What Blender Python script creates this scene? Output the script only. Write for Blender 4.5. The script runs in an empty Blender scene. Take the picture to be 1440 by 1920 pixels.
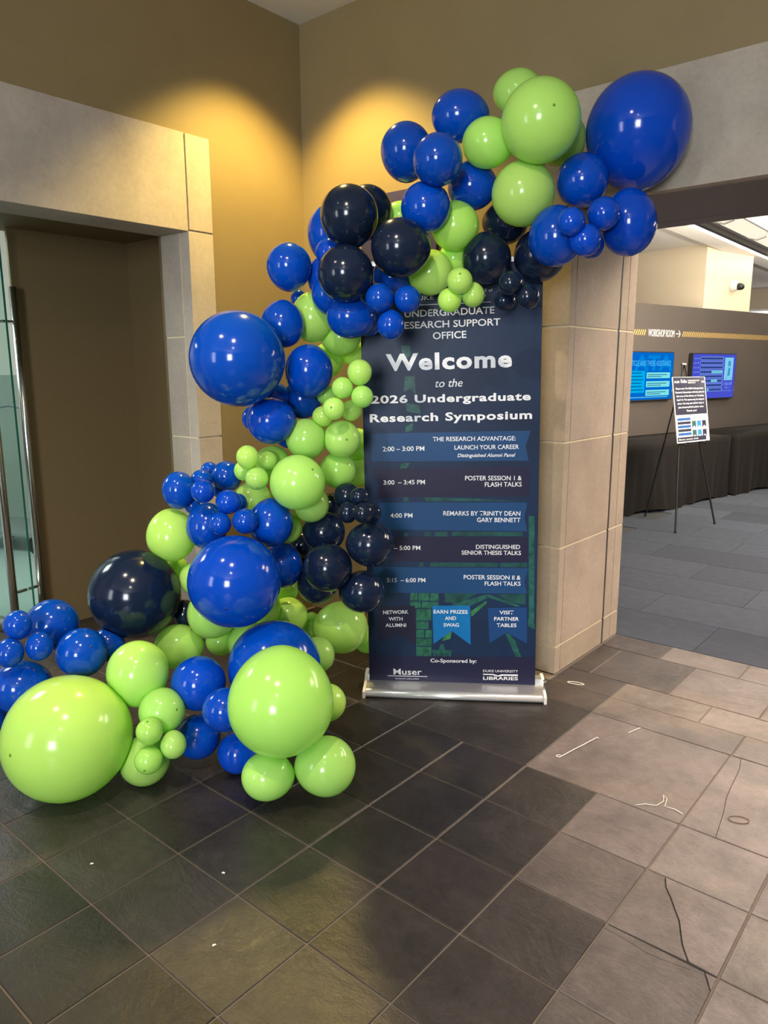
import bpy, bmesh, math, random
from mathutils import Vector, Matrix
random.seed(7)
C = bpy.context.scene.collection
sc = bpy.context.scene

# ------------------------------------------------------------------ camera
CAM_H, F_PX, PITCH, ROLL, YAW = 1.563, 1379.437, 0.1916668, 0.0037023, 0.7018919
cam_d = bpy.data.cameras.new('camera')
cam_d.sensor_fit = 'HORIZONTAL'; cam_d.sensor_width = 36.0
cam_d.lens = F_PX / 1440 * 36.0
cam_d.clip_start = 0.05; cam_d.clip_end = 100
cam = bpy.data.objects.new('camera', cam_d); C.objects.link(cam)
_fw = Vector((-math.sin(YAW)*math.cos(PITCH), math.cos(YAW)*math.cos(PITCH), -math.sin(PITCH)))
_rt = Vector((math.cos(YAW), math.sin(YAW), 0)); _dn = _fw.cross(_rt)
_r2 = math.cos(ROLL)*_rt + math.sin(ROLL)*_dn; _d2 = -math.sin(ROLL)*_rt + math.cos(ROLL)*_dn
cam.matrix_world = Matrix(((_r2.x, -_d2.x, -_fw.x, 0), (_r2.y, -_d2.y, -_fw.y, 0), (_r2.z, -_d2.z, -_fw.z, CAM_H), (0, 0, 0, 1)))
sc.camera = cam

# ------------------------------------------------------------------ world and light
w = bpy.data.worlds.new('world'); sc.world = w; w.use_nodes = True
w.node_tree.nodes['Background'].inputs[0].default_value = (0.93, 0.95, 1.0, 1)
w.node_tree.nodes['Background'].inputs[1].default_value = 0.15

def lamp(name, kind, loc, aim, energy, color, size=0.1, spot=None, blend=0.4, size_y=None):
    d = bpy.data.lights.new(name, kind); d.energy = energy; d.color = color
    if kind == 'AREA':
        d.size = size
        if size_y: d.shape = 'RECTANGLE'; d.size_y = size_y
    else:
        d.shadow_soft_size = size
    if spot: d.spot_size = math.radians(spot); d.spot_blend = blend
    o = bpy.data.objects.new(name, d); C.objects.link(o); o.location = loc
    v = Vector(aim) - Vector(loc)
    o.rotation_euler = v.to_track_quat('-Z', 'Y').to_euler()
    return o
CEIL = 3.536
WARM = (1.0, 0.85, 0.68)
# recessed downlight close to the corner: throws the two scallops on the golden walls
lamp('corner_downlight', 'SPOT', (-2.90, 2.80, CEIL-0.03), (-2.90, 2.80, 0), 290, (1.0, 0.72, 0.20), 0.045, 104, 0.6)
# lobby downlights behind and beside the camera
lamp('lobby_downlight', 'SPOT', (-0.9, 0.3, CEIL-0.03), (-1.7, 1.8, 0.9), 200, WARM, 0.05, 92, 0.9)
lamp('lobby_downlight', 'SPOT', (-2.3, 0.2, CEIL-0.03), (-2.3, 1.0, 0), 120, WARM, 0.05, 92, 0.9)
lamp('lobby_downlight', 'SPOT', (0.55, 2.75, CEIL-0.03), (0.05, 3.05, 0), 520, (1.0, 0.76, 0.60), 0.06, 72, 0.95)
lamp('lobby_downlight', 'SPOT', (0.4, -1.2, CEIL-0.03), (-0.3, 0.0, 0.5), 60, (1.0, 0.9, 0.80), 0.05, 120, 0.8)
# tall lobby windows far behind the camera
lamp('lobby_window_light', 'AREA', (1.8, -4.5, 2.0), (-1.4, 3.0, 2.1), 300, (0.88, 0.94, 1.0), 1.4, size_y=1.8)
lamp('lobby_window_light', 'AREA', (-3.0, -4.5, 1.9), (-2.0, 2.4, 1.5), 60, (0.88, 0.94, 1.0), 0.9, size_y=2.2)
# vestibule daylight behind the glass door, area lights of the carpeted room
lamp('vestibule_daylight', 'AREA', (-5.6, 0.9, 2.95), (-6.0, 2.4, 0.0), 150, (0.90, 1.0, 0.97), 1.4)
lamp('room_area_light', 'AREA', (-0.4, 8.0, 3.40), (-1.9, 8.8, 0), 560, (1.0, 0.90, 0.76), 2.2, size_y=5.0)
lamp('room_area_light', 'AREA', (-1.7, 8.3, 2.45), (-3.9, 9.4, 3.0), 95, (1.0, 0.87, 0.68), 0.6, size_y=2.6)  # added lamp below the ceiling, aimed up to brighten the cream block
lamp('pendant_uplight', 'AREA', (-1.84, 10.2, 2.74), (-1.84, 10.2, 4.0), 330, (1.0, 0.92, 0.80), 0.22, size_y=9.4)  # added length past the pendant's end brightens the far ceiling
lamp('room_area_light', 'AREA', (0.8, 5.2, 3.2), (-1.0, 4.2, 0.2), 150, (1.0, 0.84, 0.70), 1.2)

vs = sc.view_settings
sc.display_settings.display_device = 'sRGB'
vs.view_transform = 'Standard'; vs.look = 'None'; vs.exposure = 0.0; vs.gamma = 1.0; vs.use_curve_mapping = False

# ------------------------------------------------------------------ helpers
def new_obj(name, me, parent=None, **props):
    o = bpy.data.objects.new(name, me); C.objects.link(o)
    if parent: o.parent = parent
    for k, v in props.items(): o[k] = v
    return o
def empty(name, loc=(0, 0, 0), rz=0.0, parent=None, **props):
    o = new_obj(name, None, parent, **props); o.location = loc; o.rotation_euler = (0, 0, rz)
    o.empty_display_size = 0.1
    return o
def mesh(name, verts, faces, mat=None, smooth=False):
    me = bpy.data.meshes.new(name); me.from_pydata([tuple(v) for v in verts], [], faces); me.update()
    if mat: me.materials.append(mat)
    if smooth: me.polygons.foreach_set('use_smooth', [True]*len(me.polygons))
    return me
class MB:
    def __init__(s): s.v = []; s.f = []
    def add(s, v, f):
        n = len(s.v); s.v += [tuple(p) for p in v]; s.f += [tuple(i+n for i in q) for q in f]; return s
    def box(s, x0, x1, y0, y1, z0, z1):
        return s.add([(x0,y0,z0),(x1,y0,z0),(x1,y1,z0),(x0,y1,z0),(x0,y0,z1),(x1,y0,z1),(x1,y1,z1),(x0,y1,z1)],
                     [(0,3,2,1),(4,5,6,7),(0,1,5,4),(1,2,6,5),(2,3,7,6),(3,0,4,7)])
    def prism(s, pts, axis, a0, a1):
        # closed outline pts (2D) pushed along axis 'x','y','z' from a0 to a1
        def P(p, a): return {'x': (a, p[0], p[1]), 'y': (p[0], a, p[1]), 'z': (p[0], p[1], a)}[axis]
        n = len(pts)
        return s.add([P(p, a0) for p in pts]+[P(p, a1) for p in pts],
                     [tuple(range(n-1, -1, -1)), tuple(range(n, 2*n))]+[(i, (i+1) % n, n+(i+1) % n, n+i) for i in range(n)])
    def tube(s, path, r, seg=8, cap=True):
        path = [Vector(p) for p in path]; n0 = len(s.v); up = Vector((0.13, 0.31, 0.94))
        for i, p in enumerate(path):
            t = (path[min(i+1, len(path)-1)]-path[max(i-1, 0)]).normalized()
            a = t.cross(up)
            if a.length < 1e-3: a = t.cross(Vector((1, 0, 0)))
            a.normalize(); b = t.cross(a); rr = r[i] if isinstance(r, (list, tuple)) else r
            for k in range(seg):
                q = p+rr*(math.cos(k*2*math.pi/seg)*a+math.sin(k*2*math.pi/seg)*b); s.v.append(tuple(q))
        for i in range(len(path)-1):
            for k in range(seg):
                s.f.append((n0+i*seg+k, n0+i*seg+(k+1) % seg, n0+(i+1)*seg+(k+1) % seg, n0+(i+1)*seg+k))
        if cap:
            s.f.append(tuple(n0+k for k in range(seg-1, -1, -1))); s.f.append(tuple(n0+(len(path)-1)*seg+k for k in range(seg)))
        return s
    def lathe(s, prof, seg=24, center=(0, 0, 0), axis=(0, 0, 1)):
        # prof: (radius, height) pairs along axis
        az = Vector(axis).normalized(); ax = az.orthogonal().normalized(); ay = az.cross(ax); c = Vector(center); n0 = len(s.v)
        for r, h in prof:
            for k in range(seg):
                a = k*2*math.pi/seg; s.v.append(tuple(c+az*h+ax*(r*math.cos(a))+ay*(r*math.sin(a))))
        for i in range(len(prof)-1):
            for k in range(seg):
                s.f.append((n0+i*seg+k, n0+i*seg+(k+1) % seg, n0+(i+1)*seg+(k+1) % seg, n0+(i+1)*seg+k))
        s.f.append(tuple(n0+k for k in range(seg-1, -1, -1))); s.f.append(tuple(n0+(len(prof)-1)*seg+k for k in range(seg)))
        return s
    def obj(s, name, mat, parent=None, smooth=False, bevel=0.0, **props):
        me = mesh(name, s.v, s.f, mat, smooth)
        if bevel:
            bm = bmesh.new(); bm.from_mesh(me)
            bmesh.ops.bevel(bm, geom=bm.edges[:]+bm.verts[:], offset=bevel, segments=2, affect='EDGES', profile=0.6)
            bm.to_mesh(me); bm.free()
        return new_obj(name, me, parent, **props)
def box_obj(name, b, mat, parent=None, bevel=0.0, **props):
    return MB().box(*b).obj(name, mat, parent, bevel=bevel, **props)

# ------------------------------------------------------------------ materials
def material(name, color, rough=0.5, metal=0.0, spec=0.5, noise=None, bump=None, obj_tint=False, coat=0.0, emit=None, strength=1.0, wave=None):
    m = bpy.data.materials.new(name); m.use_nodes = True
    nt = m.node_tree; N = nt.nodes; L = nt.links; b = N['Principled BSDF']
    b.inputs['Base Color'].default_value = (*color, 1); b.inputs['Roughness'].default_value = rough
    b.inputs['Metallic'].default_value = metal; b.inputs['Specular IOR Level'].default_value = spec
    b.inputs['Coat Weight'].default_value = coat; b.inputs['Coat Roughness'].default_value = 0.05
    if emit:
        b.inputs['Emission Color'].default_value = (*emit, 1); b.inputs['Emission Strength'].default_value = strength
    tc = N.new('ShaderNodeNewGeometry')
    src = None
    if obj_tint:
        oi = N.new('ShaderNodeObjectInfo'); mx = N.new('ShaderNodeMix'); mx.data_type = 'RGBA'; mx.blend_type = 'MULTIPLY'
        mx.inputs[0].default_value = 1.0; mx.inputs[6].default_value = (*color, 1); L.new(oi.outputs['Color'], mx.inputs[7]); src = mx.outputs[2]
    if noise:  # list of (scale, detail, dark, light)
        for sca, det, lo, hi in noise:
            nz = N.new('ShaderNodeTexNoise'); nz.inputs['Scale'].default_value = sca; nz.inputs['Detail'].default_value = det
            nz.inputs['Roughness'].default_value = 0.62
            L.new(tc.outputs['Position'], nz.inputs['Vector'])
            mr = N.new('ShaderNodeMapRange'); mr.inputs['From Min'].default_value = 0.3; mr.inputs['From Max'].default_value = 0.7
            mr.inputs['To Min'].default_value = lo; mr.inputs['To Max'].default_value = hi
            L.new(nz.outputs['Fac'], mr.inputs['Value'])
            mx = N.new('ShaderNodeMix'); mx.data_type = 'RGBA'; mx.blend_type = 'MULTIPLY'; mx.inputs[0].default_value = 1.0
            if src: L.new(src, mx.inputs[6])
            else: mx.inputs[6].default_value = (*color, 1)
            cb = N.new('ShaderNodeCombineColor'); 
            for i in range(3): L.new(mr.outputs['Result'], cb.inputs[i])
            L.new(cb.outputs[0], mx.inputs[7]); src = mx.outputs[2]
    if src: L.new(src, b.inputs['Base Color'])
    if bump:  # list of (scale, detail, strength, distance, stretch)
        prev = None
        for sca, det, st, dist, stretch in bump:
            nz = N.new('ShaderNodeTexNoise'); nz.inputs['Scale'].default_value = sca; nz.inputs['Detail'].default_value = det
            nz.inputs['Roughness'].default_value = 0.6; nz.inputs['Distortion'].default_value = 0.6
            mp = N.new('ShaderNodeMapping'); mp.inputs['Scale'].default_value = stretch
            mp.inputs['Rotation'].default_value = (0, 0, 0.5)
            L.new(tc.outputs['Position'], mp.inputs['Vector']); L.new(mp.outputs[0], nz.inputs['Vector'])
            bp = N.new('ShaderNodeBump'); bp.inputs['Strength'].default_value = st; bp.inputs['Distance'].default_value = dist
            L.new(nz.outputs['Fac'], bp.inputs['Height'])
            if prev: L.new(prev, bp.inputs['Normal'])
            prev = bp.outputs[0]
        L.new(prev, b.inputs['Normal'])
    return m
def emission(name, color, strength=1.0):
    m = bpy.data.materials.new(name); m.use_nodes = True; nt = m.node_tree; nt.nodes.clear()
    e = nt.nodes.new('ShaderNodeEmission'); o = nt.nodes.new('ShaderNodeOutputMaterial')
    e.inputs[0].default_value = (*color, 1); e.inputs[1].default_value = strength; nt.links.new(e.outputs[0], o.inputs[0])
    return m
def srgb(r, g, b):
    f = lambda c: (c/255/12.92) if c/255 <= 0.04045 else ((c/255+0.055)/1.055)**2.4
    return (f(r), f(g), f(b))
ONE = (1, 1, 1)
M = {}
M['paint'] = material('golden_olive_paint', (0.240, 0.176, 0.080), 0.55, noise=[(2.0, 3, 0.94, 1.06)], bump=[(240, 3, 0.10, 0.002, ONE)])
M['paint_shaded'] = material('golden_olive_paint_shaded', (0.170, 0.118, 0.052), 0.6, bump=[(240, 3, 0.08, 0.002, ONE)])  # the wall paint again, the recess's dimness put into its colour
M['ceiling'] = material('white_ceiling', (0.72, 0.69, 0.64), 0.8, bump=[(200, 3, 0.1, 0.002, ONE)])
M['stone'] = material('sawn_limestone', (0.43, 0.365, 0.295), 0.75, noise=[(3.2, 5, 0.86, 1.14), (45, 4, 0.94, 1.06)], bump=[(110, 5, 0.22, 0.003, ONE), (14, 3, 0.15, 0.004, (1, 1, 0.3))], obj_tint=True)
M['mortar'] = material('cream_mortar', (0.70, 0.60, 0.40), 0.9, bump=[(300, 3, 0.3, 0.002, ONE)])
M['slate'] = material('riven_slate', (1.0, 1.0, 1.0), 0.38, spec=0.5, noise=[(4, 7, 0.66, 1.34), (24, 6, 0.82, 1.18), (90, 4, 0.88, 1.12)], bump=[(3.4, 10, 0.55, 0.018, (1.0, 1.5, 1)), (60, 8, 0.42, 0.003, (1, 1.2, 1))], obj_tint=True)
M['grout'] = material('grey_grout', (0.135, 0.11, 0.088), 0.95, bump=[(200, 3, 0.4, 0.003, ONE)])
M['carpet'] = material('blue_grey_carpet', (1, 1, 1), 0.92, spec=0.1, noise=[(220, 4, 0.7, 1.3), (14, 4, 0.9, 1.1)], bump=[(500, 2, 0.5, 0.004, ONE)], obj_tint=True)
M['charcoal'] = material('charcoal_paint', (0.068, 0.056, 0.049), 0.6, noise=[(1.4, 3, 0.93, 1.07)])
M['cream'] = material('cream_paint', (0.72, 0.62, 0.46), 0.7)
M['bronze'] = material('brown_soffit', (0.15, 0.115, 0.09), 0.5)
M['steel'] = material('brushed_steel', (0.62, 0.60, 0.57), 0.22, metal=1.0)
M['alu'] = material('satin_aluminium', (0.80, 0.80, 0.80), 0.30, metal=0.85)
M['alu_white'] = material('polished_aluminium', (0.90, 0.90, 0.90), 0.22, metal=0.6)
M['black'] = material('black_plastic', (0.012, 0.012, 0.013), 0.4)
M['blackmetal'] = material('black_metal', (0.015, 0.014, 0.014), 0.45, metal=0.3)
M['white_plastic'] = material('white_plastic', (0.75, 0.72, 0.68), 0.4)
M['cloth'] = material('black_cloth', (0.0105, 0.009, 0.008), 0.85, spec=0.08, bump=[(600, 2, 0.3, 0.002, ONE)])
M['cloth'].node_tree.nodes['Principled BSDF'].inputs['Sheen Weight'].default_value = 0.02
M['white_paper'] = material('white_paper', (0.80, 0.79, 0.77), 0.7)
M['thread'] = material('white_thread', (0.75, 0.70, 0.62), 0.8)
M['rubber'] = material('tan_rubber', (0.16, 0.10, 0.06), 0.6)
def latex(name, color, trans, rough=0.20, coat=0.6):
    m = bpy.data.materials.new(name); m.use_nodes = True; nt = m.node_tree; N = nt.nodes; L = nt.links
    b = N['Principled BSDF']; out = N['Material Output']
    oi = N.new('ShaderNodeObjectInfo'); mx = N.new('ShaderNodeMix'); mx.data_type = 'RGBA'; mx.blend_type = 'MULTIPLY'; mx.inputs[0].default_value = 1
    mx.inputs[6].default_value = (*color, 1); L.new(oi.outputs['Color'], mx.inputs[7])
    L.new(mx.outputs[2], b.inputs['Base Color']); b.inputs['Roughness'].default_value = rough
    b.inputs['Coat Weight'].default_value = coat; b.inputs['Coat Roughness'].default_value = 0.04; b.inputs['Specular IOR Level'].default_value = 0.42
    t = N.new('ShaderNodeBsdfTranslucent'); L.new(mx.outputs[2], t.inputs['Color'])
    ms = N.new('ShaderNodeMixShader'); ms.inputs[0].default_value = trans
    L.new(b.outputs[0], ms.inputs[1]); L.new(t.outputs[0], ms.inputs[2]); L.new(ms.outputs[0], out.inputs[0])
    return m
M['L'] = latex('lime_latex', (0.54, 0.90, 0.19), 0.30, 0.17, 0.15)
M['B'] = latex('royal_blue_latex', (0.001, 0.060, 0.46), 0.06, 0.12, 0.0)
M['N'] = latex('navy_latex', (0.006, 0.013, 0.034), 0.0, 0.14, 0.0)
M['Ltip'] = material('lime_latex_nub', (0.10, 0.33, 0.02), 0.4)
M['Btip'] = material('blue_latex_nub', (0.002, 0.02, 0.17), 0.4)
def glass_mat(name, tint, refl=0.08):
    m = bpy.data.materials.new(name); m.use_nodes = True; nt = m.node_tree; N = nt.nodes; L = nt.links; N.clear()
    o = N.new('ShaderNodeOutputMaterial'); t = N.new('ShaderNodeBsdfTransparent'); g = N.new('ShaderNodeBsdfGlossy'); ms = N.new('ShaderNodeMixShader'); fr = N.new('ShaderNodeLayerWeight'); pw = N.new('ShaderNodeMath'); pw.operation = 'POWER'; pw.inputs[1].default_value = 4.0; ad = N.new('ShaderNodeMath'); ad.operation = 'MULTIPLY_ADD'; ad.inputs[1].default_value = 0.8; ad.inputs[2].default_value = 0.03
    t.inputs[0].default_value = (*tint, 1); g.inputs['Roughness'].default_value = 0.01; fr.inputs[0].default_value = 0.5
    L.new(fr.outputs['Facing'], pw.inputs[0]); L.new(pw.outputs[0], ad.inputs[0]); L.new(ad.outputs[0], ms.inputs[0]); L.new(t.outputs[0], ms.inputs[1]); L.new(g.outputs[0], ms.inputs[2]); L.new(ms.outputs[0], o.inputs[0])
    return m
M['glass'] = glass_mat('door_glass', (0.86, 0.96, 0.93))
M['glass_edge'] = material('green_glass_edge', (0.02, 0.16, 0.11), 0.1, coat=0.5)

# flat print: polygons and lettering on a plane, local x right, z up, y towards the back
def flat(name, polys, mat, parent, y):
    mb = MB()
    for pl in polys: mb.add([(a, y, b) for a, b in pl], [tuple(range(len(pl)))])
    return mb.obj(name, mat, parent)
_cap = {}
def cap_height(bold):
    if bold not in _cap:
        cu = bpy.data.curves.new('t', 'FONT'); cu.body = 'H'; cu.offset = bold; o = bpy.data.objects.new('t', cu); C.objects.link(o)
        me = bpy.data.meshes.new_from_object(o.evaluated_get(bpy.context.evaluated_depsgraph_get()))
        _cap[bold] = (max(v.co.y for v in me.vertices)-min(v.co.y for v in me.vertices), min(v.co.y for v in me.vertices))
        bpy.data.objects.remove(o); bpy.data.curves.remove(cu); bpy.data.meshes.remove(me)
    return _cap[bold]
def lettering(s, x, z, width, cap, mat, parent, y, bold=0.0, shear=0.0, rot=0.0, name='lettering', align='l', space=1.0):
    cu = bpy.data.curves.new('t', 'FONT'); cu.body = s; cu.size = 1.0; cu.offset = bold; cu.shear = shear; cu.space_character = space; cu.resolution_u = 3
    o = bpy.data.objects.new('t', cu); C.objects.link(o)
    dg = bpy.context.evaluated_depsgraph_get(); me = bpy.data.meshes.new_from_object(o.evaluated_get(dg))
    bpy.data.objects.remove(o); bpy.data.curves.remove(cu)
    xs = [v.co.x for v in me.vertices]; x0, x1 = min(xs), max(xs); sx = width/(x1-x0); ch, cb = cap_height(bold); sy = cap/ch
    if align == 'c': x -= width/2
    if align == 'r': x -= width
    ca, sa = math.cos(rot), math.sin(rot)
    for v in me.vertices:
        a, b = (v.co.x-x0)*sx, (v.co.y-cb)*sy
        v.co = (x+a*ca-b*sa, y, z+a*sa+b*ca)
    me.materials.clear(); me.materials.append(mat); me.name = name
    return new_obj(name, me, parent)

# ================================================================== STRUCTURE
WX, WY = -3.44, 3.317            # left wall plane, right wall plane
def slab(name, b, mat, parent=None, **k): return box_obj(name, b, mat, parent, kind='structure', **k)

# ---- slate floor: grout bed, each slate a part
floor = slab('floor', (-4.6, 4.2, -4.6, 4.12, -0.06, -0.0035), M['grout'])
_tiles = {}
def chamfered(x, y, z, c):
    k = (round(x, 3), round(y, 3), round(z, 3), c)
    if k not in _tiles:
        v = []; X, Y = x/2, y/2
        for zz, i in ((-z, 0), (-c, 0), (0, c)):
            v += [(-X+i, -Y+i, zz), (X-i, -Y+i, zz), (X-i, Y-i, zz), (-X+i, Y-i, zz)]
        f = [(3, 2, 1, 0), (8, 9, 10, 11)]
        for r in (0, 4):
            for i in range(4): f.append((r+i, r+(i+1) % 4, r+4+(i+1) % 4, r+4+i))
        _tiles[k] = mesh('tile', v, f, None)
    return _tiles[k]
LIGHT, MID, DARK = 0.138, 0.050, 0.021  # slate's own tones mixed with the floor's light and shade, painted per tile
def tile(x0, x1, y0, y1, tone=None, g=0.0030):
    cx, cy = (x0+x1)/2, (y0+y1)/2
    if tone is None: tone = DARK*random.uniform(0.8, 1.35)
    me = chamfered(x1-x0-2*g, y1-y0-2*g, 0.012, 0.0018)
    if not me.materials: me.materials.append(M['slate'])
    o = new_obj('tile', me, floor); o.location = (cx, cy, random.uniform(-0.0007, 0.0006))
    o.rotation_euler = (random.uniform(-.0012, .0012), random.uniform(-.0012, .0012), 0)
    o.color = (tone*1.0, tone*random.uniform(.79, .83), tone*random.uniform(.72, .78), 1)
def poly_tile(pts, tone, z=0.0, dz=0.0):
    n = len(pts); cx = sum(p[0] for p in pts)/n; cy = sum(p[1] for p in pts)/n
    sh = [(p[0]+(cx-p[0])*0.012, p[1]+(cy-p[1])*0.012) for p in pts]
    v = [(p[0], p[1], -0.012) for p in pts]+[(p[0], p[1], -0.0015+z) for p in pts]+[(p[0], p[1], z) for p in sh]
    f = [tuple(range(n-1, -1, -1)), tuple(range(2*n, 3*n))]
    for r in (0, n):
        for i in range(n): f.append((r+i, r+(i+1) % n, r+n+(i+1) % n, r+n+i))
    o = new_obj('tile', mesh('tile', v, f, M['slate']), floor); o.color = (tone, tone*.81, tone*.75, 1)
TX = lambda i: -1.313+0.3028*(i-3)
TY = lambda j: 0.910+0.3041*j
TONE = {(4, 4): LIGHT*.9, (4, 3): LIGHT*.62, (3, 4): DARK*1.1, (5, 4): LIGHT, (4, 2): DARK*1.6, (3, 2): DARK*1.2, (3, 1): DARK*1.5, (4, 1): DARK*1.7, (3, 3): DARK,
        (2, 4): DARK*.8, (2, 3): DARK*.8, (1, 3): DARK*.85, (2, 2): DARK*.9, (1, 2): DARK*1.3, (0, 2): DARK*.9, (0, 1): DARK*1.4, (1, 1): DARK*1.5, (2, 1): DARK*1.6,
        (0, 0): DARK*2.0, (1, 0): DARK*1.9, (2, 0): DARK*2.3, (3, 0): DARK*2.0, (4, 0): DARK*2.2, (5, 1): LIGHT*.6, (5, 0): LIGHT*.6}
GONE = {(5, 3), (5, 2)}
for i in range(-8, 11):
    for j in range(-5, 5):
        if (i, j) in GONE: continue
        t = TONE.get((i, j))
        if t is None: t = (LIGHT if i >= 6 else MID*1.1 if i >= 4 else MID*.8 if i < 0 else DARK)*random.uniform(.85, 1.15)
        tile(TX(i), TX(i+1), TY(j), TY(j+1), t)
# the broken slate: a crack runs right across it, flakes along its lower joint
cr = [(-0.650, 2.1245), (-0.632, 2.08), (-0.606, 2.045), (-0.584, 2.011), (-0.552, 1.963), (-0.527, 1.905), (-0.513, 1.874), (-0.484, 1.830)]
box_obj('crack_shade', (TX(5)+.004, TX(6)-.004, TY(2)+.20, TY(4)-.004, -.0038, -.0030), material('crack_shade_paint', (.022, .018, .015), .95), floor)  # dark sheet standing in for the shade down in the cracks
g = .0026; xa, xb, ya, yb = TX(5)+g, TX(6)-g, TY(3)+g, TY(4)-g
poly_tile([(xa, ya)]+[(p[0]-.0020, max(ya, min(yb, p[1]))) for p in cr[::-1]]+[(xa, yb)], LIGHT*.78, -0.0010)
poly_tile([(xb, ya), (xb, yb)]+[(p[0]+.0020, max(ya, min(yb, p[1]))) for p in cr], LIGHT*.98, 0.0012)
c2 = [(TX(5)+g, 1.799), (-0.664, 1.799), (-0.626, 1.794), (-0.586, 1.787), (-0.546, 1.790), (-0.505, 1.797), (-0.471, 1.804), (-0.435, 1.816)]
y2 = TY(3)-g
poly_tile([(xa, TY(2)+g), (xb, TY(2)+g), (xb, 1.764), (-0.428, 1.800), (-0.440, y2)]+[(p[0], p[1]-.0014) for p in c2[::-1][1:]], LIGHT*.62, 0.0)
poly_tile([(p[0], p[1]+.0014) for p in c2]+[(-0.445, y2), (xa, y2)], LIGHT*.68, -0.0018)
poly_tile([(xb, 1.769), (xb, y2), (-0.436, y2), (-0.425, 1.803)], LIGHT, -0.0012)
# bigger slates and narrow rows in front of the doorway
T5, T6, T7, T8 = TY(5), 3.040, 3.248, 3.447
for i in range(-8, 1):
    for a, b in ((T5, (T5+T6)/2), ((T5+T6)/2, T6)): tile(TX(i), TX(i+1), a, b)
tile(TX(1), TX(3), T5, T6, DARK*1.1)
tile(TX(3), TX(5), T5, T6, LIGHT*.92)
yc = [(-0.669, T6-g), (-0.650, 2.947), (-0.640, 2.801), (-0.632, 2.707), (-0.611, 2.594), (-0.590, T5+g)]
poly_tile([(TX(5)+g, T5+g)]+[(p[0]-.0008, p[1]) for p in yc[::-1]]+[(TX(5)+g, T6-g)], LIGHT*1.02, -0.0003)
poly_tile([(TX(7)-g, T5+g), (TX(7)-g, T6-g)]+[(p[0]+.0008, p[1]) for p in yc], LIGHT*1.1, 0.0006)
for i in range(7, 11, 2): tile(TX(i), TX(i+2), T5, T6, LIGHT)
for a, b, t in ((-3.4, -2.5, DARK), (-2.5, -1.93, DARK), (-1.93, TX(3), MID*.75), (TX(3), -0.7046, LIGHT*.8), (-0.7046, 0.2, LIGHT), (0.2, 1.2, LIGHT)): tile(a, b, T6, T7, t)
tile(-3.4, -1.80, T7, WY-.002, DARK)
for a, b, t in ((-1.64, TX(3), MID*.85), (TX(3), -0.903, LIGHT*.85), (-0.903, -0.1, LIGHT*1.05), (-0.1, 0.8, LIGHT)): tile(a, b, T7, T8+.01, t)
for a, b, t in ((-1.64, -1.515, MID*.8), (-1.515, -1.11, MID*1.1), (-1.11, -0.702, LIGHT*.95), (-0.702, -0.1, LIGHT), (-0.1, 0.75, LIGHT)): tile(a, b, T8+.01, 3.872, t)
for a, b, t in ((-1.64, -1.306, MID*1.1), (-1.306, -0.898, LIGHT*.95), (-0.898, -0.4, LIGHT*1.05), (-0.4, 0.75, LIGHT)): tile(a, b, 3.872, 4.098, t)

# ---- painted walls and ceiling of the lobby
slab('wall_left', (WX-.16, WX, 2.62, WY+.1, 0, CEIL), M['paint'])
slab('wall_left', (WX-.16, WX, -4.6, 2.62, 2.755, CEIL), M['paint'])
slab('wall_left', (WX-.16, WX, -4.6, 0.52, 0, 2.755), M['paint'])
slab('wall_right', (WX-.16, -1.798, WY, 4.13, 0, CEIL), M['paint'])
slab('wall_right', (-1.798, 4.2, WY, 4.13, 2.780, CEIL), M['paint'])
slab('wall_right', (0.92, 4.2, WY, 4.13, 0, 2.780), M['paint'])
slab('ceiling', (WX-.16, 4.2, -4.6, 4.13, CEIL, CEIL+.12), M['ceiling'])

# ---- stone portal on the left wall: mortar bed with each stone a part
def stone(parent, x0, x1, y0, y1, z0, z1, tone=None, tan=1.0):
    o = box_obj('stone', (x0, x1, y0, y1, z0, z1), M['stone'], parent, bevel=0.0022)
    t = tone or random.uniform(.92, 1.08); o.color = (t, t*random.uniform(.98, 1.01)*(1+tan)/2, t*random.uniform(.96, 1.02)*tan, 1)
    return o
portal = slab('trim_1', (WX-.254, WX-.006, 2.472, 2.622, 0, 2.29), M['mortar'])
m_ = .0042; xo = WX+.006
stone(portal, WX-.08, xo, 2.476, 2.627, 2.292, 2.767)
stone(portal, WX-.08, xo, 1.46, 2.468, 2.283, 2.767)
stone(portal, WX-.08, xo, 0.51, 1.452, 2.283, 2.767)
for z0, z1 in ((0, .10), (.10, 1.19), (1.19, 2.288)): stone(portal, WX-.076, xo, 2.469, 2.627, z0+m_, z1-m_)
zz = (0, .10, .64, 1.19, 1.742, 2.288)
for z0, z1 in zip(zz, zz[1:]): stone(portal, WX-.256, WX-.084, 2.469, 2.622, z0+m_, z1-m_, random.uniform(.86, .98))
stone(portal, WX-.256, WX-.084, .66, 2.622, 2.285, 2.60, .95)
for z0, z1 in ((0, 1.19), (1.19, 2.279)): stone(portal, WX-.256, xo, .51, .668, z0+m_, z1-m_)
# recess behind the portal
slab('wall_recess', (-4.40, WX-.258, 2.67, 2.80, 0, 2.60), M['paint_shaded'])
slab('wall_recess', (-4.39, -4.37, 1.935, 2.80, 0, 2.60), M['paint_shaded'])
slab('ceiling', (-4.50, WX-.258, .3, 2.67, 2.343, 2.60), M['paint_shaded'])
slab('trim_2', (WX-.275, WX-.258, 2.469, 2.67, 0, 2.343), M['paint_shaded'])
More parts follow.
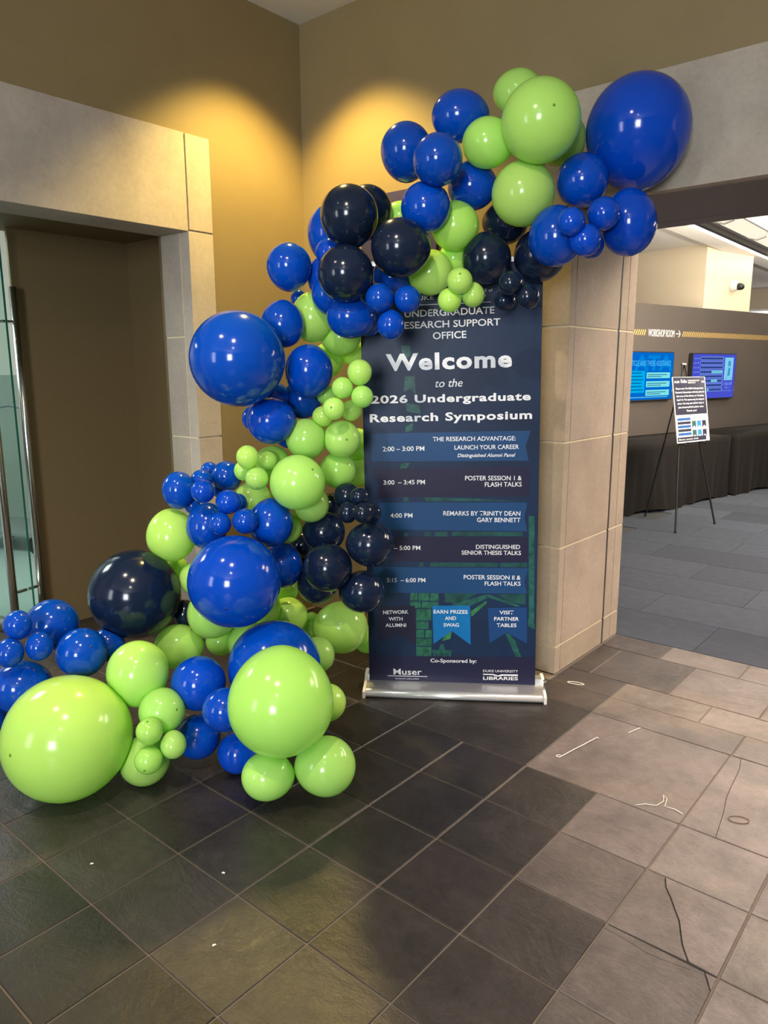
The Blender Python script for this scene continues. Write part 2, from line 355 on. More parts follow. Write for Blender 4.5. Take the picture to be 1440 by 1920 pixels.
# vestibule beyond
slab('floor', (-7.6, -4.6, -4.0, 4.1, -0.06, -0.002), material('pale_floor', (0.42, 0.50, 0.48), 0.35))
slab('wall_vestibule', (-7.7, -7.6, -4.0, 4.2, 0, 3.0), material('pale_wall', (0.78, 0.80, 0.78), 0.6))
slab('trim_6', (-7.6, -7.57, -4.0, 4.1, 0, 1.52), material('grey_green_wainscot', (0.40, 0.47, 0.45), 0.5))
slab('wall_vestibule', (-7.7, -4.6, 4.1, 4.2, 0, 3.0), M['cream'])
slab('ceiling', (-7.7, -4.5, -4.0, 4.2, 3.0, 3.1), M['ceiling'])

# ---- stone doorway on the right wall
jamb = slab('trim_3', (-1.798, -1.650, WY+.004, 4.098, 0, 2.303), M['mortar'])
zz = (0, .151, .674, 1.206, 1.761, 2.303)
for z0, z1 in zip(zz, zz[1:]):
    t = random.uniform(.80, .88)
    stone(jamb, -1.804, -1.646, WY-.004, 3.369, z0+m_, z1-m_, t, .86)
    stone(jamb, -1.800, -1.6455, 3.375, 3.882, z0+m_, z1-m_, t*.99, .86)
    stone(jamb, -1.800, -1.646, 3.906, 3.995, z0+m_, z1-m_, t*.97, .86)
    stone(jamb, -1.800, -1.646, 4.001, 4.10, z0+m_, z1-m_, t, .86)
slab('trim_4', (-1.70, -1.6495, 3.883, 3.905, 0, 2.303), M['black'])
lint = slab('trim_5', (-1.80, .92, WY+.004, 4.09, 2.310, 2.778), M['mortar'])
stone(lint, -1.804, -0.30, WY-.004, 3.369, 2.305, 2.787, .98)
stone(lint, -0.292, .92, WY-.004, 3.369, 2.305, 2.787, 1.0)
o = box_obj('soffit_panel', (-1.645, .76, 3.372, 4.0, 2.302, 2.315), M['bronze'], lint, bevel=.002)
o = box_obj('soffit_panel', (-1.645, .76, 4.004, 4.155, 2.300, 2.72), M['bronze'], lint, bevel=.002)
for z0, z1 in zip(zz, zz[1:]): stone(jamb, .762, .92, WY-.004, 4.10, z0+m_, z1-m_)

# ---- carpeted room: carpet planks are parts
carpet = slab('carpet_floor', (-4.3, 7, 4.10, 20, -0.06, -0.007), material('carpet_backing', (.03, .032, .036), .9))
pl = mesh('carpet_tile', [(x, y, z) for z in (-.008, 0) for x, y in ((0, 0), (.996, 0), (.996, .496), (0, .496))],
          [(0, 3, 2, 1), (4, 5, 6, 7), (0, 1, 5, 4), (1, 2, 6, 5), (2, 3, 7, 6), (3, 0, 4, 7)], M['carpet'])
for r in range(20):
    for k in range(-4, 4):
        x = k*1.0+(r % 2)*.5-.2
        if x > 1.5 or x < -3.6: continue
        o = new_obj('carpet_tile', pl, carpet); o.location = (x, 4.103+r*.5, 0)
        t = random.choice((.060, .069, .077, .085)); o.color = (t*.84, t*.94, t*1.20, 1)
ANG = math.atan2(.974, .229); DV = Vector((.229, .974, 0)); NV = Vector((-.974, .229, 0)); P0 = Vector((-2.976, 7.880, 0))
def along(u, off, z=0): return P0+DV*u+NV*off+Vector((0, 0, z))
def local_struct(name, b, mat):
    o = box_obj(name, b, mat, None, kind='structure'); o.location = P0; o.rotation_euler = (0, 0, ANG); return o
part = local_struct('wall_partition', (-3.0, 7.5, .75, .88, 0, 2.325), M['charcoal'])
local_struct('wall_block', (2.46, 3.655, .9, 6.0, 2.2, 3.165), M['cream'])
slab('ceiling', (-8, -3.2, 4.25, 20, 3.165, 3.60), M['ceiling'])
slab('ceiling', (-3.2, 7, 4.2, 20, 3.50, 3.60), M['ceiling'])
slab('ceiling', (-3.2, -2.95, 4.2, 20, 3.10, 3.50), M['ceiling'])
slab('wall_back', (-8, 7, 17.0, 17.2, 0, 3.6), M['cream'])
win = slab('window_1', (-4.6, -2.9, 16.93, 16.99, 1.9, 2.75), M['white_plastic'])
box_obj('pane', (-4.55, -3.75, 16.91, 16.95, 1.95, 2.70), emission('daylit_pane', (1, .98, .95), 1.6), win)
box_obj('pane', (-3.70, -2.95, 16.91, 16.95, 1.95, 2.70), emission('daylit_pane2', (1, .98, .95), 1.6), win)

# painted line on the partition: gold hatching, white words, arrow
gold = material('gold_print', (.50, .33, .10), .5); wht = material('white_print', (.82, .81, .80), .5)
y_ = .7488
def hatch(u0, u1, name):
    mb = MB(); u = u0
    while u < u1: mb.add([(u, y_, 1.955), (u+.020, y_, 1.955), (u+.050, y_, 2.02), (u+.030, y_, 2.02)], [(0, 1, 2, 3)]); u += .042
    return mb.obj(name, gold, part, kind='stuff')
hatch(.45, .985, 'gold_hatching'); hatch(1.77, 6.5, 'gold_hatching')
lettering('WORKSHOP ROOM', 1.05, 1.945, .55, .085, wht, part, y_, .0)
flat('arrow', [[(1.635, 1.983), (1.72, 1.983), (1.72, 1.993), (1.635, 1.993)], [(1.69, 2.025), (1.727, 1.988), (1.735, 1.995), (1.70, 2.032)], [(1.69, 1.951), (1.70, 1.944), (1.735, 1.981), (1.727, 1.988)]], wht, part, y_)

# ================================================================== THINGS IN THE FAR ROOM
def wall_thing(name, u, off, z, **k): return empty(name, along(u, off, z), ANG, **k)
# screens
def screen(u0, u1, z0, z1, label, bg):
    t = wall_thing('wall_screen', (u0+u1)/2, .745, z0, label=label, category='screen', group='wall screens on the dark partition')
    w2 = (u1-u0)/2; h = z1-z0
    MB().box(-w2*.5, w2*.5, -.01, .005, h*.2, h*.8).obj('wall_bracket', M['blackmetal'], t)
    MB().box(-w2, w2, -.06, -.01, 0, h).obj('housing', M['black'], t, bevel=.004)
    p = flat('display', [[(-w2+.012, .014), (w2-.012, .014), (w2-.012, h-.012), (-w2+.012, h-.012)]], bg, t, -.0608)
    mb = MB().box(w2, w2+.018, -.05, -.02, .10, .13); mb.obj('sensor', M['white_plastic'], t)
    return t, p, w2, h
t, p, w2, h = screen(.47, 1.535, 1.172, 1.762, 'blue wall screen with pale text boxes, partly behind the stone pillar', emission('display_blue', (.0, .145, .62), 1.0))
cy, mint, dk = emission('display_cyan', (.0, .42, .86), 1.0), emission('display_mint', (.22, .78, .80), 1.0), emission('display_ink', (.0, .10, .32), .8)
lettering('ATA', .02-w2+.22, h-.23, .80, .185, emission('display_mid', (.0, .24, .72), 1.0), p, -.0612, .03)
lettering('ARTICLE AND THESIS ASSISTANCE', -w2+.12, h-.17, .88, .062, emission('display_pale', (.10, .60, .95), 1.0), p, -.0618, .0)
flat('text_box', [[(-w2+.05, .10), (-.06, .10), (-.06, .36), (-w2+.05, .36)]], cy, p, -.0612)
for k, zc in enumerate((.095, .20, .305)):
    flat('text_box', [[(-.03, zc-.035), (w2-.07, zc-.035), (w2-.07, zc+.035), (-.03, zc+.035)]], mint, p, -.0612)
    flat('text_line', [[(-.01, zc+.004), (w2-.14, zc+.004), (w2-.14, zc+.012), (-.01, zc+.012)], [(-.01, zc-.018), (w2-.25, zc-.018), (w2-.25, zc-.010), (-.01, zc-.010)]], dk, p, -.0616)
flat('text_line', [[(-w2+.08, .13+k*.04), (-.09-.02*(k % 3), .13+k*.04), (-.09-.02*(k % 3), .14+k*.04), (-w2+.08, .14+k*.04)] for k in range(6)], dk, p, -.0616)
flat('text_line', [[(-w2+.05, .04), (w2-.1, .04), (w2-.1, .047), (-w2+.05, .047)]], mint, p, -.0612)
t, p, w2, h = screen(1.95, 3.02, 1.156, 1.754, 'indigo wall screen showing a booking grid, behind the easel', emission('display_indigo', (.065, .085, .60), 1.0))
pale, navy, mint = emission('display_lilac', (.26, .42, .90), 1.0), emission('display_navy', (.010, .022, .20), 1.0), emission('display_green', (.12, .60, .62), 1.0)
flat('map_box', [[(.25, .245), (w2-.07, .245), (w2-.07, .545), (.25, .545)]], emission('display_sky', (.24, .62, .85), 1.0), p, -.0612)
flat('map_plan', [[(.335, .43), (.40, .43), (.40, .50), (.335, .50)], [(.33, .29), (.395, .31), (.40, .41), (.345, .41)], [(.29, .26), (.31, .26), (.31, .28), (.29, .28)], [(.42, .26), (.44, .26), (.44, .28), (.42, .28)]], emission('display_teal', (.05, .33, .62), 1.0), p, -.0616)
lettering('11:06 AM', .245, .175, .215, .045, pale, p, -.0612); lettering('APRIL 15', .285, .135, .125, .020, pale, p, -.0612)
lettering('Book a room online', .235, .098, .22, .016, pale, p, -.0612)
for r in range(8):
    zc = .53-r*.058
    flat('grid_row', [[(-w2+.19, zc-.022), (.215, zc-.022), (.215, zc+.022), (-w2+.19, zc+.022)]], pale, p, -.0612)
    cells = [(-w2+.198+c*.0386, c) for c in range(14)]
    gr = (lambda c: (r == 3 and c >= 7) or (r == 5 and 7 <= c <= 10) or (r == 7 and c == 5))
    flat('grid_cells', [[(x, zc-.016), (x+.034, zc-.016), (x+.034, zc+.016), (x, zc+.016)] for x, c in cells if not gr(c)], navy, p, -.0616)
    if any(gr(c) for c in range(14)): flat('grid_cells', [[(x, zc-.016), (x+.034, zc-.016), (x+.034, zc+.016), (x, zc+.016)] for x, c in cells if gr(c)], mint, p, -.0616)
    lettering('Room %d' % (401+r), -w2+.035, zc-.010, .13, .020, pale, p, -.0612)
# dome camera on the cream block
t = empty('dome_camera', along(3.135, .9, 2.675), ANG, label='white wall mount camera with dark dome on the cream block', category='camera')
MB().lathe([(.075, 0), (.078, .02), (.075, .05), (.06, .075), (.045, .085)], 20, axis=(0, -1, 0)).obj('mount', M['white_plastic'], t, True)
MB().lathe([(.047, .06), (.047, .10), (.044, .13), (.03, .155), (.005, .165)], 20, (0.01, 0, -.008), (.15, -1, -.12)).obj('dome', M['black'], t, True)
# pendant light with segmented lenses
t = empty('pendant_light', (-1.86, 5.2, 2.612), label='long cream pendant light with segmented lens hanging over the carpet', category='light')
gf = material('fixture_grey', (.16, .15, .14), .5)
MB().box(-.085, -.045, -.2, 5.2, -.012, .07).obj('side_rail', gf, t, bevel=.004)
MB().box(-.045, .205, -.2, 5.2, .03, .07).obj('housing', M['white_plastic'], t)
lens = emission('lens_glow', (1, .90, .70), 1.05)
for k in range(6):
    y0 = -.18+k*.90
    MB().prism([(.035, .03), (.045, .0), (.11, -.018), (.175, .0), (.185, .03)], 'y', y0, y0+.87).obj('lens', lens, t)
    MB().prism([(.028, .031), (.038, -.006), (.11, -.027), (.182, -.006), (.192, .031)], 'y', y0+.87, y0+.895).obj('lens_ring', M['white_plastic'], t)
for yy in (.3, 4.0): MB().tube([(0.05, yy, .07), (0.05, yy, .88)], .004).obj('suspension_rod', M['steel'], t)
# cloth covered tables
def cloth_table(u0, u1, label, seed, pull):
    rnd = random.Random(seed); t = empty('covered_table', along((u0+u1)/2, .36), ANG, label=label, category='table', group='tables under black cloths')
    L2 = (u1-u0)/2; D2 = .355; Z = .755
    MB().box(-L2+.03, L2-.03, -D2+.03, D2-.03, Z-.05, Z-.004).obj('tabletop', M['blackmetal'], t)
    for sx in (-1, 1):
        for sy in (-1, 1): MB().tube([(sx*(L2-.2), sy*(D2-.1), 0), (sx*(L2-.2), sy*(D2-.1), Z-.05)], .014).obj('leg', M['blackmetal'], t)
    # draped cloth: top sheet, then skirt rows running round the rim
    per = []; N = 120
    for k in range(N): per.append((-L2+2*L2*k/N, -D2, 0, -1))
    for k in range(24): per.append((L2, -D2+2*D2*k/24, 1, 0))
    for k in range(N): per.append((L2-2*L2*k/N, D2, 0, 1))
    for k in range(24): per.append((-L2, D2-2*D2*k/24, -1, 0))
    ph = [rnd.uniform(0, 6.28) for _ in range(6)]; n = len(per); R = 12; v = []; f = []
    for r in range(R+1):
        a = r/R
        for k, (x, y, nx, ny) in enumerate(per):
            s = k*.035 if ny else k*.03+9
            w_ = .40*math.sin(9*s+ph[0]+1.2*math.sin(2.3*s))+.25*math.sin(21*s+ph[1]+2*a+math.sin(5*s))+.35*math.sin(3.7*s+ph[2])
            o_ = .006+a*(.022+.034*w_)*(1 if ny < 0 else .25)
            z = Z-.004-(Z-.010)*a
            sag = .03*math.sin(3.1*s+ph[3])*a*a
            if pull and ny < 0: o_ += .09*a*a*max(0, math.sin(2.1*s+ph[4]))
            v.append((x+nx*o_, y+ny*max(o_, .004), max(.004, z+max(0, sag))))
    for r in range(R):
        for k in range(n): f.append((r*n+k, r*n+(k+1) % n, (r+1)*n+(k+1) % n, (r+1)*n+k))
    c = len(v); v.append((0, 0, Z)); f += [(c, (k+1) % n, k) for k in range(n)]
    new_obj('tablecloth', mesh('tablecloth', v, f, M['cloth'], True), t)
cloth_table(-.62, 1.78, 'table under a rumpled black floor-length cloth, directly behind the easel', 3, True)
cloth_table(1.90, 4.32, 'table under a black floor-length cloth, farther along the dark wall', 8, False)
# easel and its board
t = empty('display_easel', (-2.25, 7.45, 0), ANG, label='black tripod easel standing on the blue-grey carpet', category='easel')
ap = (.02, .27, 1.60)
for x, y in ((-.35, 0), (.35, 0), (.142, .664)):
    a = Vector((x, y, .012)); b = Vector(ap)+Vector((math.copysign(.02, x), 0, 0))
    lg = MB().tube([a, a.lerp(b, .5)], .009, 8).tube([a.lerp(b, .48), b], .007, 8).obj('leg', M['blackmetal'], t)
    MB().tube([Vector((x, y, 0)), a+Vector((0, 0, .012))], .013, 8).obj('rubber_foot', M['black'], lg)
MB().tube([Vector(ap)-Vector((.035, 0, .0)), Vector(ap)+Vector((.035, 0, 0))], .012).obj('top_clamp', M['steel'], t)
for sx in (-1, 1): MB().tube([(sx*.168, .135, .84), (sx*.168, .05, .832), (sx*.168, .045, .862)], .006).obj('ledge_peg', M['blackmetal'], t)
b = empty('event_board', (-2.25, 7.45, 0), ANG, label='printed board with navy header and ribbon icons, standing on the easel', category='sign')
slope = math.atan2(.105, .62); W2, HB = .285, .635
bb = empty('board_face', (0, .085, .853), 0, b); 
bb.rotation_euler = (-slope, 0, 0)
MB().box(-W2, W2, 0, .006, 0, HB).obj('foam_board', M['white_paper'], bb)
nv = material('board_navy', (.022, .020, .045), .6); bl = material('board_blue', (.02, .10, .33), .6); gn = material('board_green', (.03, .10, .09), .6); sky = material('board_sky', (.03, .22, .55), .6)
flat('header_print', [[(-W2+.012, .27), (W2-.012, .27), (W2-.012, HB-.004), (-W2+.012, HB-.004)], [(-W2+.012, .012), (W2-.06, .012), (W2-.06, .055), (-W2+.012, .055)]], nv, bb, -.0006)
yy = -.0012
for k, s in enumerate(['Please note: The 2026 Undergraduate', 'Research Symposium will take place in', 'this area of the library on Tuesday,', 'April 14. The space may be noisy at', 'times. You may ask staff for help to', 'plan ahead and find quieter seats.', 'Thank you!']):
    ww = (.48, .50, .48, .48, .46, .44, .18)[k]; lettering(s, 0, .515-k*.036, ww, .017, wht, bb, yy, .03, align='c')
lettering('MUSE', -W2+.03, .577, .085, .02, wht, bb, yy, .03); lettering('Duke', -W2+.14, .577, .10, .034, wht, bb, yy, .03)
lettering('UNDERGRADUATE', -W2+.26, .592, .2, .013, wht, bb, yy, .02); lettering('RESEARCH', -W2+.26, .572, .13, .013, wht, bb, yy, .02); lettering('Lib', W2-.07, .577, .05, .02, wht, bb, yy, .03)
for k in range(5): flat('schedule_bar', [[(-W2+.03, .215-k*.036), (-.03, .215-k*.036), (-.03, .24-k*.036), (-W2+.03, .24-k*.036)]], bl if k % 2 == 0 else nv, bb, -.0009)
for r in range(2):
    for c in range(3):
        x = -.01+c*.09; z = .205-r*.088
        flat('ribbon_icon', [[(x, z), (x+.07, z), (x+.07, z-.07), (x+.035, z-.045), (x, z-.07)]], (gn, sky, nv)[c], bb, -.0009)
lettering('Workshops to explore', -.005, .222, .24, .014, material('print_tan', (.5, .3, .15), .6), bb, yy)
lettering('library events desk', -W2+.03, .026, .34, .015, wht, bb, yy, .02)

# ================================================================== GLASS DOOR
d = empty('door_1', (-4.25, 1.836, 0), math.atan2(-.25, -.97)); d['kind'] = 'structure'
MB().box(.0, .98, -.006, .006, .09, 2.30).obj('glass_leaf', M['glass'], d)
MB().box(-.002, .0, -.006, .006, .09, 2.30).obj('glass_edge', M['glass_edge'], d)
MB().box(.0, .98, -.018, .018, .012, .09).obj('bottom_rail', M['steel'], d, bevel=.003)
for s in (-1, 1):
    hd = MB().tube([(.045, s*.095, .12), (.045, s*.095, 2.02)], .023, 16).obj('pull_handle', M['steel'], d, True)
    for z in (.30, 1.83): MB().tube([(.045, s*.006, z), (.045, s*.095, z)], .009, 10).obj('standoff', M['steel'], hd)
# cart seen through the glass
t = empty('luggage_cart', (-6.7, 2.85, 0), .4, label='grey tubular cart in the vestibule, seen through the glass door', category='cart')
gm = material('grey_tube', (.22, .24, .24), .4)
MB().box(-.45, .45, -.28, .28, .16, .20).obj('platform', gm, t, bevel=.01)
MB().tube([(-.42, 0, .2), (-.42, 0, .95)]+[(-.42+.42*(1-math.cos(a*math.pi/10)), 0, .95+.32*math.sin(a*math.pi/10)) for a in range(1, 10)]+[(.42, 0, .95), (.42, 0, .2)], .02, 8).obj('hoop', gm, t, True)
for sx in (-.36, .36):
    for sy in (-.22, .22): MB().lathe([(.078, -.02), (.08, 0), (.078, .02)], 16, (sx, sy, .08), (0, 1, 0)).obj('wheel', M['black'], t)

# ================================================================== ROLL-UP BANNER
BN = empty('roll_up_banner', (-2.233, 2.475, 0), math.atan2(.507, .719), label='tall navy welcome banner with event schedule on a silver roll-up base', category='banner')
MB().prism([(.0, .012), (.008, .002), (.19, .0), (.20, .012), (.20, .050), (.17, .072), (.112, .074), (.108, .050), (.092, .050), (.020, .038), (.004, .030)], 'x', .014, .865).obj('base_housing', M['alu'], BN)
MB().tube([(.014, .012, .018), (.865, .012, .018)], .0175, 16).obj('base_lip', M['alu_white'], BN, True)
for x in (.0, .865):
    MB().prism([(-.010, .0), (.205, .0), (.208, .055), (.175, .080), (.115, .082), (.09, .054), (.02, .042), (-.008, .034)], 'x', x, x+.014).obj('end_cap', M['white_plastic'], BN, bevel=.002)
MB().box(.868, .884, .05, .075, .03, .09).obj('latch', M['steel'], BN, bevel=.003)
MB().tube([(.41, .16, .05), (.40, .125, 2.05)], .011, 12).obj('support_pole', M['alu'], BN)
PN = MB().prism([(.024, .046), (.834, .043), (.801, 2.030), (-.009, 2.016)], 'y', .100, .1012).obj('print_panel', None, BN)
base_print = material('banner_navy', (.0095, .0250, .0680), .42, spec=.22, noise=[(1.6, 4, .8, 1.25)])
PN.data.materials.append(base_print)
MB().prism([(-.009, 2.012), (.801, 2.026), (.801, 2.046), (-.009, 2.032)], 'y', .094, .110).obj('top_rail', M['alu'], BN)
YB = .0996
pm = lambda n, c, r=.42, nz=None: material(n, c, r, noise=nz, spec=.22)
grn = pm('print_green_stone', (.026, .135, .085), .38, [(38, 5, .45, 1.5)]); grn2 = pm('print_green', (.040, .20, .080), .38, [(30, 4, .6, 1.4)]); tealp = pm('print_teal', (.020, .105, .090), .38, [(25, 5, .5, 1.4)]); dgrn = pm('print_dark_green', (.016, .075, .070), .38, [(20, 4, .6, 1.4)])
# printed photograph of a stone gateway, in flat shapes
stonework = []
rs = random.Random(4)
z = .506
while z > .20:
    hgt = rs.uniform(.035, .07); x = .222+(0 if z > .44 else .030); xe = .368 if z > .44 else .333
    while x < xe-.02:
        wd = rs.uniform(.035, .09); x2 = min(xe, x+wd); stonework.append([(x+.002, z-hgt+.002), (x2-.002, z-hgt+.003), (x2-.003, z-.002), (x+.003, z-.003)]); x = x2
    z -= hgt
flat('printed_stonework', stonework, grn, PN, YB)
flat('printed_gate', [[(.423, .452), (.458, .416), (.600, .489), (.597, .506)], [(.597, .506), (.600, .489), (.731, .446), (.753, .450)], [(.776, .889), (.803, .889), (.819, .361), (.793, .388)], [(.684, .310), (.697, .314), (.730, .278), (.760, .20), (.782, .143), (.788, .046), (.736, .045), (.747, .121), (.739, .190)], [(.79, .39), (.822, .36), (.825, .33), (.79, .352)]], tealp, PN, YB)
flat('printed_gable_light', [[(.516, .417), (.588, .472), (.591, .459), (.520, .390)], [(.395, .30), (.43, .325), (.42, .275), (.38, .262)]], grn2, PN, YB-.0002)
for pl_ in [[(.180, 1.668), (.220, 1.668), (.224, 1.63), (.20, 1.60), (.185, 1.62)], [(.196, 1.53), (.241, 1.532), (.246, 1.45), (.222, 1.475), (.192, 1.46)], [(.20, 1.41), (.262, 1.40), (.27, 1.36), (.205, 1.372)], [(.20, 1.30), (.235, 1.32), (.232, 1.285), (.20, 1.275)], [(.18, 1.13), (.22, 1.135), (.205, 1.105), (.175, 1.105)]]: flat('printed_tower', [pl_], tealp, PN, YB)
flat('printed_panelling', [[(.288, .972), (.53, .968), (.746, .958), (.60, .958), (.30, .952)], [(.19, .972), (.215, .972), (.215, .95), (.19, .95)], [(.195, .80), (.215, .80), (.215, .782), (.195, .782)], [(.29, .805), (.32, .805), (.32, .785), (.29, .785)], [(.34, .806), (.40, .808), (.40, .785), (.34, .785)], [(.42, .808), (.75, .812), (.75, .792), (.42, .788)], [(.27, .655), (.29, .655), (.285, .635), (.265, .634)], [(.32, .657), (.64, .66), (.64, .64), (.32, .636)], [(.65, .66), (.775, .664), (.775, .642), (.65, .64)], [(.39, .506), (.55, .510), (.46, .455), (.39, .46)], [(.64, .505), (.775, .51), (.775, .455), (.70, .47)]], dgrn, PN, YB)
flat('printed_lantern', [[(.329, .215), (.432, .218), (.425, .195), (.338, .193)], [(.338, .193), (.35, .193), (.35, .085), (.338, .085)], [(.410, .193), (.425, .195), (.425, .085), (.410, .085)], [(.352, .19), (.408, .19), (.408, .085), (.352, .085)], [(.33, .085), (.431, .086), (.431, .075), (.33, .072)], [(.365, .218), (.395, .218), (.388, .245), (.372, .245)]], tealp, PN, YB)
flat('footer_band', [[(.0235, .177), (.8315, .194), (.834, .046), (.0235, .049)]], pm('print_footer', (.0165, .0175, .050)), PN, YB-.0003)
rb1, rb2 = pm('print_ribbon_blue', (.013, .062, .175)), pm('print_ribbon_plum', (.018, .017, .048))
Y2 = YB-.0005
flat('schedule_ribbon', [[(.041, 1.269), (.772, 1.286), (.751, 1.214), (.767, 1.148), (.040, 1.139)]], rb1, PN, Y2)
flat('schedule_ribbon', [[(.046, 1.104), (.773, 1.122), (.775, .983), (.067, .969), (.074, 1.039)]], rb2, PN, Y2)
flat('schedule_ribbon', [[(.075, .944), (.768, .953), (.756, .882), (.772, .816), (.075, .813)]], rb1, PN, Y2)
flat('schedule_ribbon', [[(.047, .779), (.779, .790), (.782, .666), (.046, .657), (.062, .72)]], rb2, PN, Y2)
flat('schedule_ribbon', [[(.046, .629), (.782, .637), (.766, .572), (.782, .512), (.045, .500)]], rb1, PN, Y2)
flat('pennant', [[(.068, .433), (.247, .439), (.252, .242), (.157, .300), (.069, .236)]], pm('print_pennant_plum', (.016, .016, .040)), PN, Y2)
flat('pennant', [[(.331, .441), (.512, .446), (.519, .247), (.427, .315), (.339, .247)]], pm('print_pennant_azure', (.006, .17, .46)), PN, Y2)
flat('pennant', [[(.598, .436), (.782, .444), (.789, .261), (.690, .315), (.609, .257)]], pm('print_pennant_blue', (.012, .058, .19)), PN, Y2)
wp = material('banner_white_print', (.86, .86, .88), .4)
Y3 = YB-.0008
def bt(s, l, r, cap, bold=0.0, shear=0.0, space=1.0):
    wdt = math.hypot(r[0]-l[0], r[1]-l[1]); lettering(s, l[0], l[1], wdt, cap, wp, PN, Y3, bold, shear, math.atan2(r[1]-l[1], r[0]-l[0]), space=space)
for a in [('DUKE', (.225, 1.864), (.325, 1.867), .020, .0), ('TRINITY COLLEGE of', (.385, 1.893), (.584, 1.899), .012, .0), ('ARTS & SCIENCES', (.385, 1.873), (.556, 1.878), .011, .0),
          ('UNDERGRADUATE', (.195, 1.791), (.595, 1.805), .030, .012), ('RESEARCH SUPPORT', (.165, 1.740), (.622, 1.754), .030, .012), ('OFFICE', (.323, 1.694), (.473, 1.700), .031, .012),
          ('Welcome', (.111, 1.554), (.679, 1.570), .076, .036, 0, 1.12), ('2026 Undergraduate', (.041, 1.407), (.767, 1.423), .036, .030, 0, 1.1), ('Research Symposium', (.035, 1.321), (.776, 1.339), .038, .030, 0, 1.1),
          ('2:00 – 3:00 PM', (.094, 1.187), (.288, 1.191), .0215, .010), ('THE RESEARCH ADVANTAGE:', (.327, 1.235), (.705, 1.241), .020, .010), ('LAUNCH YOUR CAREER', (.427, 1.197), (.721, 1.202), .020, .010),
          ('3:00  – 3:45 PM', (.097, 1.030), (.292, 1.034), .021, .010), ('POSTER SESSION 1 &', (.478, 1.054), (.738, 1.057), .021, .010), ('FLASH TALKS', (.570, 1.025), (.739, 1.028), .021, .010),
          ('4:00 PM', (.129, .872), (.234, .874), .021, .010), ('REMARKS BY TRINITY DEAN', (.379, .886), (.737, .890), .021, .010), ('GARY BENNETT', (.537, .857), (.738, .859), .021, .010),
          ('4:15 – 5:00 PM', (.085, .713), (.272, .717), .021, .010), ('DISTINGUISHED', (.535, .727), (.741, .730), .020, .010), ('SENIOR THESIS TALKS', (.468, .698), (.746, .701), .020, .010),
          ('5:15  – 6:00 PM', (.112, .554), (.297, .558), .021, .010), ('POSTER SESSION II &', (.480, .577), (.748, .580), .021, .010), ('FLASH TALKS', (.580, .548), (.749, .551), .020, .010),
          ('NETWORK', (.093, .392), (.216, .398), .018, .015), ('WITH', (.120, .360), (.188, .362), .018, .015), ('ALUMNI', (.104, .327), (.205, .330), .018, .015),
          ('EARN PRIZES', (.338, .402), (.502, .405), .018, .015), ('AND', (.393, .370), (.447, .372), .018, .015), ('SWAG', (.387, .336), (.461, .338), .018, .015),
          ('VISIT', (.653, .406), (.721, .408), .018, .015), ('PARTNER', (.629, .374), (.746, .376), .018, .015), ('TABLES', (.642, .342), (.736, .344), .018, .015),
          ('Co-Sponsored by:', (.325, .151), (.549, .155), .019, .014), ('Muser', (.143, .081), (.282, .084), .031, .004), ('Research unbounded.', (.153, .058), (.270, .060), .006, .0),
          ('DUKE UNIVERSITY', (.582, .109), (.750, .112), .012, .0), ('LIBRARIES', (.583, .069), (.751, .072), .017, .016)]:
    bt(*a)
bt('to the', (.336, 1.481), (.460, 1.485), .036, .004, .25); bt('Distinguished Alumni Panel', (.441, 1.162), (.706, 1.166), .0165, .012, .25)
flat('logo_rule', [[(.205, 1.8415), (.578, 1.853), (.578, 1.8555), (.205, 1.844)], [(.114, .0725), (.310, .0745), (.310, .0775), (.114, .0755)],
                   [(.582, .100), (.63, .1005), (.655, .094), (.67, .100), (.75, .102), (.75, .094), (.68, .093), (.655, .088), (.625, .095), (.582, .0945)]], wp, PN, Y3)
# navy panel on the golden wall behind the garland
t = box_obj('wall_panel', (-2.95, -2.42, WY-.02, WY-.001, 1.9, 2.515), material('panel_navy', (.035, .030, .085), .5), bevel=.003, label='flat navy panel on the golden wall, glimpsed behind the navy balloon trio', category='panel')

